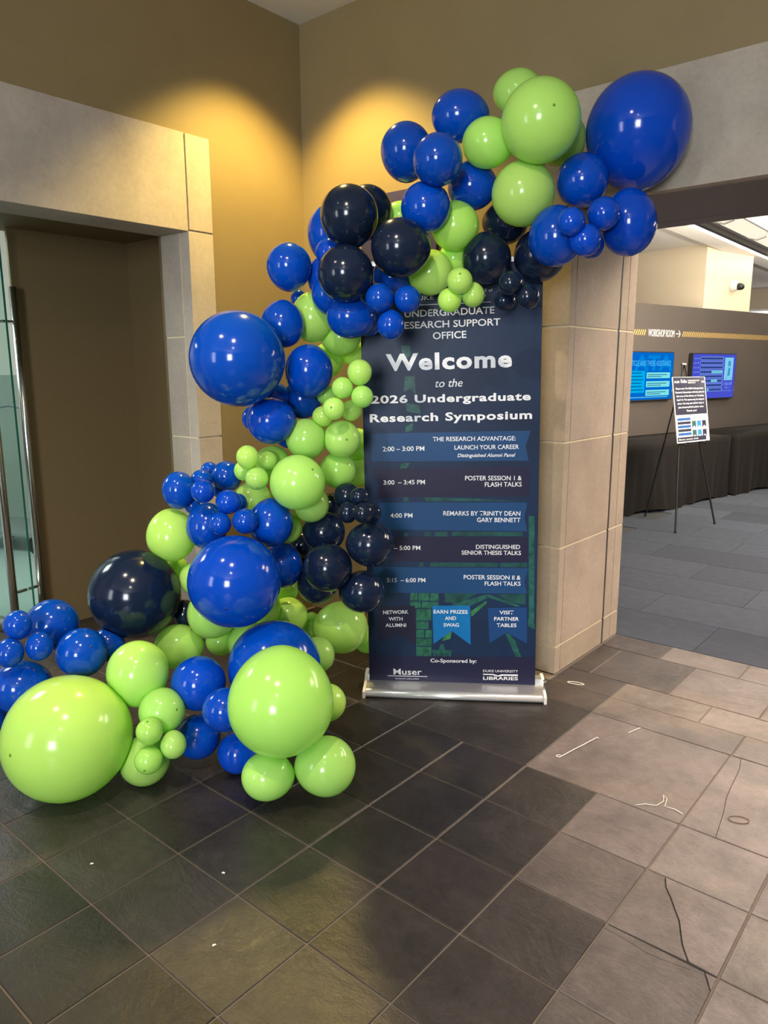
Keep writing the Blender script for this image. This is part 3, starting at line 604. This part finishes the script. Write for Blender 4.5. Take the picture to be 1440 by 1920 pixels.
# each row: key | colour | centre | radius, length ratio | crown axis | nub | label
BALLOONS = '''
T1|B|-1.275 3.093 2.492|0.2062 1.043|0.05 -0.27 0.96|0|giant royal blue balloon at the garland's right tip, against the stone lintel
T2|L|-1.487 2.681 2.479|0.1501 1.000|0.73 -0.68 0.06|1|large lime balloon at the peak of the garland, in front of its lime neighbours
T3|L|-1.648 2.784 2.642|0.0869 1.108|0.85 0.52 -0.05|0|topmost lime balloon, peeking up behind the large lime one at the peak
T4|L|-1.709 2.668 2.442|0.0965 1.064|-0.84 -0.55 0.04|0|medium lime balloon touching the left side of the large lime one at the peak
T5|L|-1.544 2.947 2.483|0.1019 1.069|0.88 0.48 -0.06|0|lime balloon mostly hidden between the peak lime one and the giant blue tip
T6|L|-1.595 2.756 2.251|0.1269 1.030|0.49 -0.85 -0.21|0|pear-shaped lime balloon hanging just below the large lime one at the peak
T7|B|-1.843 2.666 2.566|0.1008 1.150|-0.82 -0.58 0.03|0|highest medium blue balloon, left of the lime balloons at the peak
T8|B|-2.033 2.556 2.443|0.1078 1.064|0.16 -0.21 0.97|0|leftmost blue balloon of the upper arch, seen against the golden wall
T9|B|-1.798 2.455 2.352|0.0975 1.000|0.37 -0.92 -0.07|1|blue balloon in front between the two highest blue ones of the upper arch
T10|B|-1.822 2.730 2.309|0.0995 1.019|-0.83 -0.56 0.03|0|blue balloon tucked below the medium lime one left of the peak
T11|B|-1.880 2.488 2.196|0.1006 1.030|0.59 -0.78 -0.20|0|blue balloon right of the top navy trio, above the half-hidden lime ones
T12|L|-1.854 2.656 2.145|0.1013 1.030|0.56 -0.81 -0.18|0|lime balloon shaded under the blue ones, right of the front navy ball
T13|L|-1.937 2.595 1.962|0.0939 1.026|0.80 0.60 -0.01|0|dim lime balloon beside the banner's top left, under the front navy ball
T13b|L|-1.903 2.729 2.029|0.0694 1.020|-0.82 -0.57 0.02|0|deep-set lime balloon glimpsed with a dark cord above the three small limes
T13c|L|-2.117 2.618 2.198|0.0772 1.046|0.78 0.63 -0.01|0|lime sliver of balloon between the navy trio and a blue balloon
T14|L|-1.676 2.437 1.894|0.0502 1.000|0.53 -0.72 0.44|1|upper ball of the three small lime balloons hanging over the banner's heading
T15|L|-1.729 2.447 1.827|0.0470 1.030|0.57 -0.81 -0.09|0|lower left ball of the three small lime balloons over the banner's heading
T16|L|-1.658 2.505 1.847|0.0455 1.032|-0.04 0.09 -1.00|0|lower right ball of the three small lime balloons over the banner's heading
T17|N|-1.747 2.735 2.017|0.1037 1.015|-0.06 0.13 -0.99|0|navy balloon above the banner's heading, right of the small lime trio
T18|N|-1.753 2.888 2.182|0.0939 1.036|0.85 0.52 -0.03|0|navy balloon half hidden below the pear-shaped lime one
T19|N|-1.589 2.899 2.030|0.1100 1.030|0.48 -0.87 -0.14|0|navy balloon behind the blue ones at the banner's top right corner
T20a|N|-1.536 2.579 1.888|0.0471 1.030|0.51 -0.85 -0.11|0|upper ball of the three small navy balloons at the banner's top right
T20b|N|-1.592 2.631 1.829|0.0409 1.027|-0.85 -0.52 0.02|0|lowest left ball of the three small navy balloons at the banner's top right
T20c|N|-1.485 2.624 1.838|0.0468 1.020|-0.02 0.10 -1.00|0|right-hand ball of the three small navy balloons at the banner's top right
T21|B|-1.453 2.775 2.074|0.1089 1.053|-0.04 0.16 -0.99|0|blue balloon above the stone pillar, left of the small blue trio
T22|B|-1.418 2.914 2.300|0.1043 1.000|0.27 -0.95 0.18|1|blue balloon nestled under the giant blue one at the garland's right tip
T23|B|-1.248 2.989 2.130|0.1093 1.162|-0.01 0.18 -0.98|0|egg-shaped blue balloon right of the small blue trio, below the giant blue tip
T24|B|-1.343 2.681 2.103|0.0524 1.030|0.44 -0.88 -0.18|0|left ball of the small blue trio under the giant blue tip
T25|B|-1.273 2.808 2.141|0.0626 1.030|0.41 -0.90 -0.18|0|upper right ball of the small blue trio under the giant blue tip
T26|B|-1.313 2.744 2.043|0.0610 1.000|0.26 -0.79 -0.56|1|lowest ball of the small blue trio under the giant blue tip
T26b|B|-1.363 2.902 2.045|0.0504 1.024|0.90 0.43 -0.04|0|small blue balloon almost hidden behind the lowest of the small blue trio
D1|N|-2.103 2.280 2.160|0.1176 1.030|0.14 -0.13 0.98|0|large navy balloon at the top left of the navy trio
D2|N|-2.164 2.463 2.211|0.1042 1.056|0.13 -0.14 0.98|0|navy balloon peeking out behind the top left one of the navy trio
D3|N|-1.904 2.358 2.030|0.1151 1.017|-0.78 -0.63 0.01|0|shiny navy balloon at the right of the navy trio, facing forward
D4|N|-2.071 2.220 1.934|0.1118 1.030|0.68 -0.73 -0.12|0|navy balloon at the bottom of the navy trio
B1|B|-2.389 2.213 1.986|0.0957 1.024|0.11 -0.07 0.99|0|blue balloon jutting left against the golden wall beside the navy trio
B2|B|-2.332 2.415 2.135|0.1057 1.183|0.13 -0.11 0.99|0|tall blue balloon half hidden behind the navy trio's left edge
B3|B|-2.227 2.295 2.039|0.0582 1.020|0.72 0.70 0.01|0|small blue balloon showing just left between two balls of the navy trio
B4|B|-2.337 2.343 1.952|0.0548 1.474|0.10 -0.07 0.99|0|narrow blue balloon squeezed between the jutting blue one and the navy trio
B5|B|-2.235 2.300 1.869|0.0802 1.015|0.08 -0.06 1.00|0|blue balloon below left of the lowest navy ball of the trio
B6|B|-2.116 2.297 1.775|0.0889 1.132|-0.74 -0.68 0.00|0|blue balloon directly under the lowest navy ball, left of three small blues
B6b|B|-2.149 2.440 1.775|0.0685 1.064|-0.05 0.04 -1.00|0|blue balloon hidden behind the three small blue ones near the banner edge
B7|B|-1.948 2.282 1.838|0.0565 1.030|0.65 -0.76 -0.09|0|upper left ball of three small blue balloons on the banner's left edge
B8|B|-1.863 2.351 1.833|0.0534 1.030|0.62 -0.78 -0.09|0|upper right ball of three small blue balloons on the banner's left edge
B9|B|-1.918 2.315 1.736|0.0550 1.044|-0.04 0.04 -1.00|0|lowest ball of three small blue balloons on the banner's left edge
B10|B|-2.078 2.516 1.947|0.0863 1.030|0.63 -0.77 -0.12|0|shadowed blue balloon behind the shiny front navy ball
L1|L|-2.373 2.332 1.786|0.0996 1.084|-0.06 0.03 -1.00|0|lime balloon below the jutting blue one, right of the mid-left blue one
L2|L|-2.308 2.437 1.704|0.0851 1.040|0.73 0.69 -0.00|0|pale lime balloon hanging under the blue one left of the small blues
L3|L|-2.410 2.454 1.603|0.0728 1.081|-0.02 -0.00 -1.00|0|lime balloon partly hidden right of the blue one beside the giant left blue
L4|L|-2.372 2.579 1.640|0.0606 1.022|0.74 0.68 -0.00|0|lime balloon peeping out at the banner's left edge above the small lime string
B11|B|-2.387 2.166 1.751|0.0936 1.048|-0.06 0.02 -1.00|0|blue balloon above right of the giant blue one bulging left
B11b|B|-2.479 2.352 1.873|0.0378 1.027|0.08 -0.04 1.00|0|dark blue sliver of balloon under the jutting blue one
BIG1|B|-2.395 1.925 1.606|0.1922 1.030|0.78 -0.63 -0.01|0|giant blue balloon bulging left beside the stone door surround
B12|B|-2.309 2.237 1.556|0.1042 1.084|0.01 0.02 1.00|0|blue balloon right of the giant one bulging left, above the small lime string
B13|B|-2.424 2.305 1.434|0.0898 1.030|0.72 -0.69 0.04|0|dark shaded blue balloon below the one right of the giant left blue
B13b|B|-2.476 2.172 1.444|0.0738 1.063|-0.66 -0.75 0.01|0|teal-tinged blue balloon tucked under the giant left blue one
B14|B|-2.383 2.083 1.351|0.1007 1.018|-0.66 -0.75 0.01|0|blue balloon below the giant left blue one
B15|B|-2.573 2.147 1.351|0.0539 1.051|0.02 -0.07 -1.00|0|blue sliver of balloon left of the one below the giant left blue
B16|B|-2.460 2.251 1.276|0.0619 1.074|0.68 0.74 -0.01|0|deep blue balloon in the gap above the left lime of the middle column
S1|L|-2.049 2.272 1.551|0.0511 1.025|0.00 0.01 1.00|0|topmost ball of the string of small limes beside the word Welcome
S2|L|-2.101 2.224 1.489|0.0447 1.030|0.69 -0.73 0.02|0|second ball from the top left of the string of small limes by Welcome
S3|L|-2.034 2.270 1.453|0.0461 1.030|0.67 -0.74 0.04|0|small lime ball touching the banner's year line
S4|L|-2.124 2.196 1.405|0.0470 1.000|0.51 -0.85 0.14|1|front small lime ball with a dark nipple in the small lime string
S5|L|-2.164 2.345 1.389|0.0456 1.030|0.68 -0.73 0.05|0|small lime ball half behind, right of the one with a dark nipple
S6|L|-2.249 2.255 1.365|0.0455 1.030|0.70 -0.71 0.06|0|lowest left ball of the small lime string by the banner
S7|L|-2.310 2.342 1.452|0.0443 1.030|0.70 -0.71 0.03|0|pale small lime balloon behind the left side of the small lime string
L5|L|-2.308 2.211 1.269|0.0890 1.030|0.72 -0.69 0.09|0|left lime balloon of the pair under the small lime string
L6|L|-2.191 2.311 1.268|0.0813 1.000|0.85 -0.53 0.06|1|right lime balloon of the pair under the small lime string
L7|L|-2.248 2.344 1.125|0.0821 1.030|0.69 -0.72 0.13|0|lime balloon below the pair, right of the large pale lime one
L8|L|-2.362 2.599 1.212|0.0712 1.068|-0.06 0.08 0.99|0|lime edge of balloon behind the banner level with the first schedule line
L9|L|-2.357 2.598 1.076|0.0691 1.030|0.67 -0.73 0.14|0|lime edge of balloon behind the banner level with the second schedule line
BIGL|L|-2.211 2.061 1.105|0.1153 1.000|0.83 -0.03 0.55|1|large pale lime balloon in the middle of the column
L10|L|-2.276 2.200 0.988|0.0810 1.030|0.71 -0.68 0.18|0|darker lime balloon behind and below the large pale lime one
L11|L|-2.375 2.146 0.880|0.0702 1.030|0.73 -0.66 0.21|0|lime balloon showing right of the blue one below the large pale lime
L12|L|-2.464 2.152 1.163|0.0729 1.055|0.66 0.75 -0.02|0|dim lime balloon behind the small lime group, left of the pale lime
L13|L|-2.499 2.062 1.004|0.0797 1.043|0.64 0.77 -0.03|0|lime balloon under the small lime group, above the blue cluster
S8|L|-2.360 1.928 1.212|0.0467 1.047|-0.06 0.10 0.99|0|upper left ball of the small lime group left of the large pale lime
S9|L|-2.400 2.070 1.180|0.0421 1.026|-0.07 0.10 0.99|0|upper right ball of the small lime group left of the large pale lime
S10|L|-2.330 1.948 1.125|0.0484 1.000|0.56 -0.42 -0.72|1|lowest ball of the small lime group left of the large pale lime
S11|L|-2.487 2.003 1.137|0.0382 1.076|-0.08 0.11 0.99|0|left ball half hidden in the small lime group beside the pale lime
G1|B|-2.643 1.783 1.065|0.0694 1.135|-0.10 0.13 0.99|0|leftmost blue balloon of the middle blue cluster, against the stone jamb
G2|B|-2.590 1.996 1.105|0.0681 1.030|0.78 -0.60 0.14|0|blue balloon at the back top of the middle blue cluster
G3|B|-2.705 1.991 1.117|0.0395 1.086|-0.08 0.12 0.99|0|blue sliver of balloon behind the top of the middle blue cluster
G4|B|-2.614 1.881 1.097|0.0479 1.030|0.80 -0.58 0.14|0|upper ball of the stacked small blues in the middle blue cluster
G5|B|-2.466 1.778 1.079|0.0491 1.000|0.61 -0.65 0.45|1|small blue ball with a dark nipple, second of the stacked small blues
G6|B|-2.636 1.843 0.993|0.0344 1.067|0.11 -0.14 -0.98|0|smallest blue ball between the leftmost blue and the lime one below
G7|B|-2.640 1.993 1.034|0.0308 1.051|0.61 0.79 -0.04|0|tiny hidden blue ball behind the stacked small blues
G8|B|-2.401 1.854 1.032|0.0513 1.020|-0.62 -0.79 0.04|0|front small blue ball at the centre of the middle blue cluster
G9|B|-2.463 1.959 1.008|0.0335 1.087|0.11 -0.14 -0.98|0|tiny blue ball peeking right of the front centre small blue
G10|B|-2.533 1.838 0.916|0.0876 1.105|0.13 -0.16 -0.98|0|blue balloon at the lower left of the middle blue cluster
G11|B|-2.398 1.805 0.949|0.0455 1.024|0.13 -0.16 -0.98|0|small blue ball above the left half of the giant lower blue
G12|B|-2.321 1.872 0.959|0.0532 1.030|0.76 -0.62 0.20|0|small blue ball above the right half of the giant lower blue
G13|B|-2.326 2.012 0.929|0.0956 1.070|0.13 -0.16 -0.98|0|blue balloon at the right of the middle blue cluster
L14|L|-2.688 1.764 0.866|0.1055 1.073|0.15 -0.16 -0.98|0|lime balloon left of the middle blue cluster, above the giant navy one
L14b|L|-2.758 1.830 0.702|0.0458 1.036|-0.18 0.19 0.97|0|lime sliver of balloon under the lime one above the giant navy
L15|L|-2.610 1.808 0.678|0.0602 1.105|-0.19 0.20 0.96|0|lime balloon between the giant navy and the giant lower blue
BIG2|B|-2.269 1.766 0.741|0.1855 1.000|0.60 -0.73 -0.31|1|giant blue balloon in the lower middle of the garland
G14|B|-2.364 2.104 0.718|0.0883 1.139|0.17 -0.19 -0.97|0|blue balloon peeking right of the giant lower blue
N1|N|-2.276 2.275 0.852|0.0968 1.030|0.69 -0.69 0.22|0|navy balloon at the upper left of the navy bunch by the banner
N2|N|-2.008 2.283 0.835|0.0983 1.035|0.75 0.66 -0.01|0|navy balloon overlapping the banner's third and fourth schedule times
N3|N|-2.141 2.160 0.735|0.1058 1.030|0.68 -0.69 0.26|0|front navy balloon at the middle left of the navy bunch by the banner
N4|N|-2.052 2.276 0.618|0.0941 1.042|0.75 0.67 -0.01|0|navy balloon beside the last schedule line, right of the lower bunch
N5|N|-2.269 2.221 0.626|0.0923 1.030|0.69 -0.67 0.28|0|shadowed navy balloon behind the lower edge of the navy bunch
N6|N|-1.991 2.200 1.052|0.0371 1.058|-0.74 -0.67 0.01|0|top ball of the small navy balloons at the banner edge
N7|N|-2.094 2.238 0.967|0.0406 1.112|0.12 -0.15 -0.98|0|left ball of the small navy balloons at the banner edge
N8|N|-1.958 2.185 0.992|0.0411 1.053|0.12 -0.15 -0.98|0|middle ball of the small navy balloons at the banner edge
N9|N|-2.015 2.310 0.964|0.0373 1.030|-0.12 0.15 0.98|0|right ball of the small navy balloons overlapping the banner
N10|N|-2.184 2.329 1.017|0.0586 1.030|0.67 -0.72 0.17|0|navy balloon behind the top small navy ball
N11|N|-2.344 2.391 0.941|0.0589 1.086|-0.12 0.14 0.98|0|black-looking navy balloon in the gap below the pale limes
N12|N|-2.441 2.298 0.761|0.0616 1.085|-0.15 0.18 0.97|0|black-looking navy balloon in the gap right of the middle blue cluster
N13|N|-2.446 2.327 0.652|0.0600 1.253|-0.17 0.20 0.97|0|black-looking navy balloon behind the front navy one's left side
BIGD|N|-2.744 1.607 0.630|0.1908 1.030|0.83 -0.48 0.28|0|giant navy balloon left of the giant lower blue
N14|N|-2.686 1.806 0.505|0.0502 1.213|-0.23 0.22 0.95|0|small navy balloon in the gap right of the giant navy
L16|L|-2.460 1.792 0.562|0.1070 1.017|0.22 -0.22 -0.95|0|lime balloon cradling the underside of the giant lower blue
L16b|L|-2.446 2.025 0.524|0.1003 1.076|0.22 -0.23 -0.95|0|lime balloon under the right side of the giant lower blue
L17|L|-2.410 2.171 0.456|0.0894 1.030|0.70 -0.63 0.32|0|lime balloon behind, between the giant lower blue and the navy bunch
L18|L|-2.389 1.915 0.411|0.0881 1.027|0.25 -0.25 -0.94|0|pale lime balloon left of the half-hidden giant blue at the foot
L19|L|-2.523 1.870 0.397|0.0642 1.030|0.75 -0.56 0.35|0|deeply shaded lime balloon below the lime one cradling the giant blue
L20|L|-2.632 1.731 0.386|0.0979 1.070|-0.58 -0.81 0.10|0|lime balloon on the floor below the giant navy one
L21|L|-2.477 1.438 0.403|0.1185 1.064|-0.29 0.25 0.92|0|egg-shaped lime balloon right of the lower left blues
L22|L|-2.325 1.438 0.294|0.0866 1.000|0.95 0.14 0.29|1|lime balloon above the three small limes at the foot
L23|L|-2.374 1.381 0.094|0.0955 1.030|0.76 -0.44 0.47|0|shaded lime balloon on the floor behind the three small limes
S12|L|-2.257 1.341 0.270|0.0488 1.000|0.20 -0.26 0.94|1|top ball of the three small limes beside the giant floor lime
S13|L|-2.218 1.411 0.202|0.0476 1.071|0.35 -0.30 -0.89|0|right ball of the three small limes beside the giant floor lime
S14|L|-2.251 1.326 0.165|0.0511 1.000|0.61 -0.75 -0.27|1|bottom ball of the three small limes beside the giant floor lime
BIGLL|L|-2.520 1.165 0.230|0.2296 1.000|0.17 -0.97 0.16|1|giant egg-shaped lime balloon on the floor at the garland's left end
BL1|B|-2.679 1.321 0.471|0.0983 1.000|0.87 -0.02 0.49|1|wide blue balloon above the giant floor lime
BL2|B|-2.729 1.462 0.453|0.0682 1.051|0.26 -0.22 -0.94|0|blue balloon behind the wide blue one above the giant floor lime
BL3|B|-2.873 1.305 0.548|0.1051 1.030|0.87 -0.39 0.31|0|highest blue balloon of the lower left cluster, before the door handle
BL4|B|-2.771 1.129 0.618|0.0516 1.085|-0.24 0.20 0.95|0|upper ball of the three small blues in the lower left cluster
BL5|B|-2.744 1.079 0.529|0.0507 1.083|0.27 -0.21 -0.94|0|left ball of the three small blues, cut by the frame edge
BL6|B|-2.709 1.174 0.535|0.0496 1.086|0.27 -0.21 -0.94|0|right ball of the three small blues in the lower left cluster
BL7|B|-2.795 1.132 0.360|0.1030 1.085|-0.44 -0.88 0.18|0|large blue balloon behind the giant floor lime's upper left
BL8|B|-2.883 1.041 0.240|0.0553 1.164|0.34 -0.23 -0.91|0|blue sliver of balloon left of the giant floor lime
BC1|B|-2.312 1.600 0.353|0.1077 1.030|0.76 -0.52 0.40|0|upper blue balloon of the blue bunch between the two giant limes
BC2|B|-2.079 1.543 0.334|0.0810 1.000|0.66 -0.51 0.55|1|front blue balloon with a dark nipple touching the giant front lime
BC3|B|-2.324 1.592 0.125|0.0900 1.030|0.73 -0.50 0.45|0|lower left blue balloon of the bunch between the two giant limes
BC4|B|-2.164 1.664 0.081|0.0824 1.030|0.70 -0.54 0.48|0|lowest blue balloon on the floor beside the giant front lime
B20|B|-2.152 1.855 0.382|0.1889 1.030|0.70 -0.60 0.38|0|giant blue balloon half hidden behind the giant front lime
BIGL2|L|-1.860 1.628 0.403|0.1896 1.017|0.30 -0.30 -0.90|0|giant lime balloon at the front foot of the garland
L24|L|-1.889 1.579 0.123|0.0871 1.082|-0.67 -0.73 0.08|0|lime balloon on the floor under the giant front lime, left one
L25|L|-1.757 1.741 0.140|0.1087 1.019|0.72 0.69 -0.04|0|lime balloon on the floor under the giant front lime, right one
L26|L|-2.149 2.095 0.359|0.0753 1.016|0.25 -0.28 -0.93|0|lime balloon peeking out right of the half-hidden giant blue
L27|L|-2.005 2.000 0.218|0.0786 1.030|0.72 0.70 -0.04|0|lime balloon peeking out right of the giant front lime
L28|L|-2.238 2.336 0.396|0.1214 1.031|0.73 0.69 -0.02|0|lime balloon under the navy bunch beside the banner's foot
L29|L|-2.327 2.616 0.233|0.0642 1.068|0.23 -0.27 -0.93|0|lime edge of balloon behind the banner's lower left edge
L30|L|-2.406 2.311 0.375|0.0478 1.254|0.23 -0.25 -0.94|0|shaded lime balloon in the gap behind the lime under the navy bunch
L31|L|-2.472 2.219 0.557|0.0566 1.047|-0.20 0.22 0.96|0|shaded lime balloon between the giant lower blue and the navy bunch
'''
# ================================================================== BALLOON GARLAND
COL = {'L': ('lime', M['L'], M['Ltip']), 'B': ('blue', M['B'], M['Btip']), 'N': ('navy', M['N'], M['Btip'])}
rows = []
for ln in BALLOONS.strip().split('\n'):
    k, c, pos, sh, ax, tip, lab = ln.split('|')
    rows.append((c, Vector(map(float, pos.split())), *map(float, sh.split()), Vector(map(float, ax.split())).normalized(), int(tip), lab))
mean = [r*(q**(1/3)) for _, _, r, q, _, _, _ in rows]
rb = random.Random(11)
for i, (c, P, r, q, ax, tip, lab) in enumerate(rows):
    rings, seg = (30, 44) if r > .13 else (22, 32)
    a = ax.orthogonal().normalized(); b = ax.cross(a)
    near = []
    for j in range(len(rows)):
        if j == i: continue
        dv = rows[j][1]-P; L_ = dv.length; dv /= L_
        sup = lambda q_: math.sqrt((rows[q_][2]**2)*(1-dv.dot(rows[q_][4])**2)+(rows[q_][2]*rows[q_][3]*dv.dot(rows[q_][4]))**2)
        ri, rj = max(sup(i), mean[i]), max(sup(j), mean[j])
        if L_ < ri+rj: near.append((dv, (L_*L_+ri**2-rj**2)/(2*L_)-.0008))
    v = []; f = []
    for k in range(rings+1):
        th = math.pi*k/rings; st, ct = math.sin(th), math.cos(th)
        if k == 0: rr, hh = 0.0, r*q
        else:
            back = max(0.0, (th-1.2)/(math.pi-1.2))
            rr = r*st*(1-.07*back); hh = r*q*ct*(1+.03*back*back)
        for s in range(1 if k in (0, rings) else seg):
            an = s*2*math.pi/seg
            v.append(a*(rr*math.cos(an))+b*(rr*math.sin(an))+ax*hh)
    if ax.dot((Vector((0, 0, CAM_H))-P).normalized()) > .55 and not any(n.dot(-ax)*r*q > t for n, t in near):      # gathered neck where the balloon is tied
        v[-1] = -ax*(r*q*1.03+.012)
    w_ = []
    for p in v:
        for n, t in near:
            dlt = p.dot(n)-t
            if dlt > 0: p = p-n*dlt
        if (P+p).z < .0012: p.z = .0012-P.z
        if (P+p).y > WY-.004 and P.x < -1.65: p.y = WY-.004-P.y
        w_.append(p)
    idx = lambda k, s: 0 if k == 0 else (1+(rings-1)*seg if k == rings else 1+(k-1)*seg+s % seg)
    for k in range(rings):
        for s in range(seg):
            if k == 0: f.append((0, idx(1, s), idx(1, s+1)))
            elif k == rings-1: f.append((idx(k, s), idx(rings, 0), idx(k, s+1)))
            else: f.append((idx(k, s), idx(k+1, s), idx(k+1, s+1), idx(k, s+1)))
    nm, mt, mtip = COL[c]
    o = new_obj('balloon', mesh(nm+'_balloon', w_, f, mt, True))
    o.location = P; t_ = rb.uniform(.92, 1.08); o.color = (t_*rb.uniform(.92, 1.08), t_, t_*rb.uniform(.9, 1.1), 1)
    o['label'] = lab; o['category'] = 'balloon'; o['group'] = nm+' balloons of the garland'
    if tip:
        MB().lathe([(.0045*(1+3*r), -.0012), (.0035*(1+3*r), .0006), (.001, .0014)], 10, ax*(r*q), ax).obj('nub', mtip, o, True)

# ================================================================== SMALL LITTER ON THE SLATE
def ring(name, pts, rad, mat, label, cat, closed=False):
    P = [Vector((x, y, rad+.0014)) for x, y in pts]
    if closed: P = P+[P[0], P[1]]
    o = MB().tube([p-P[0] for p in P], rad, 6, not closed).obj(name, mat, None, True, label=label, category=cat); o.location = P[0]; return o
def ell(cx, cy, a, b, rot, n=26, wob=0.0, seed=1):
    rr = random.Random(seed); out = []
    for k in range(n):
        t = 2*math.pi*k/n; x, y = a*math.cos(t)*(1+rr.uniform(-wob, wob)), b*math.sin(t)*(1+rr.uniform(-wob, wob))
        out.append((cx+x*math.cos(rot)-y*math.sin(rot), cy+x*math.sin(rot)+y*math.cos(rot)))
    return out
ring('rubber_band', ell(-.557, 2.586, .034, .022, .55), .0016, M['rubber'], 'tan rubber band lying on the light slate at right', 'rubber band', True)
ring('string_loop', ell(-1.51, 3.283, .040, .013, .3, wob=.12, seed=3), .0018, M['thread'], 'pale string loop on the slate beside the stone pillar', 'string', True)
ring('white_string', [(-1.242, 2.588), (-1.254, 2.578), (-1.252, 2.566), (-1.238, 2.570), (-1.232, 2.60), (-1.222, 2.66), (-1.209, 2.72), (-1.199, 2.78), (-1.190, 2.825), (-1.182, 2.820)], .0020, M['thread'], 'long hooked white string on the big slate right of the banner base', 'string')
ring('white_string', [(-1.103, 2.950), (-1.092, 2.99), (-1.081, 3.028)], .0019, M['thread'], 'short straight white string near the top edge of the big slate', 'string')
ring('white_string', [(-.87, 2.44), (-.845, 2.47), (-.81, 2.485), (-.80, 2.53), (-.815, 2.57), (-.795, 2.55), (-.785, 2.50), (-.75, 2.505), (-.72, 2.495)], .0014, M['thread'], 'tangled thin white thread at the right corner of the big slate', 'string')
for x, y, rz, lab in ((-1.726, 1.248, .3, 'tiny white paper speck on dark slate below the lime balloons'), (-2.088, 1.003, .9, 'tiny white paper strip on slate, left of the other specks'), (-1.505, 1.045, 1.2, 'tiny pale crumb on the slate nearest the bottom edge')):
    o = MB().prism([(-.005, -.003), (.006, -.002), (.004, .003), (-.004, .0035)], 'z', 0, .0012).obj('paper_speck', M['white_paper'], None, label=lab, category='paper'); o.location = (x, y, .0008); o.rotation_euler = (0, 0, rz)
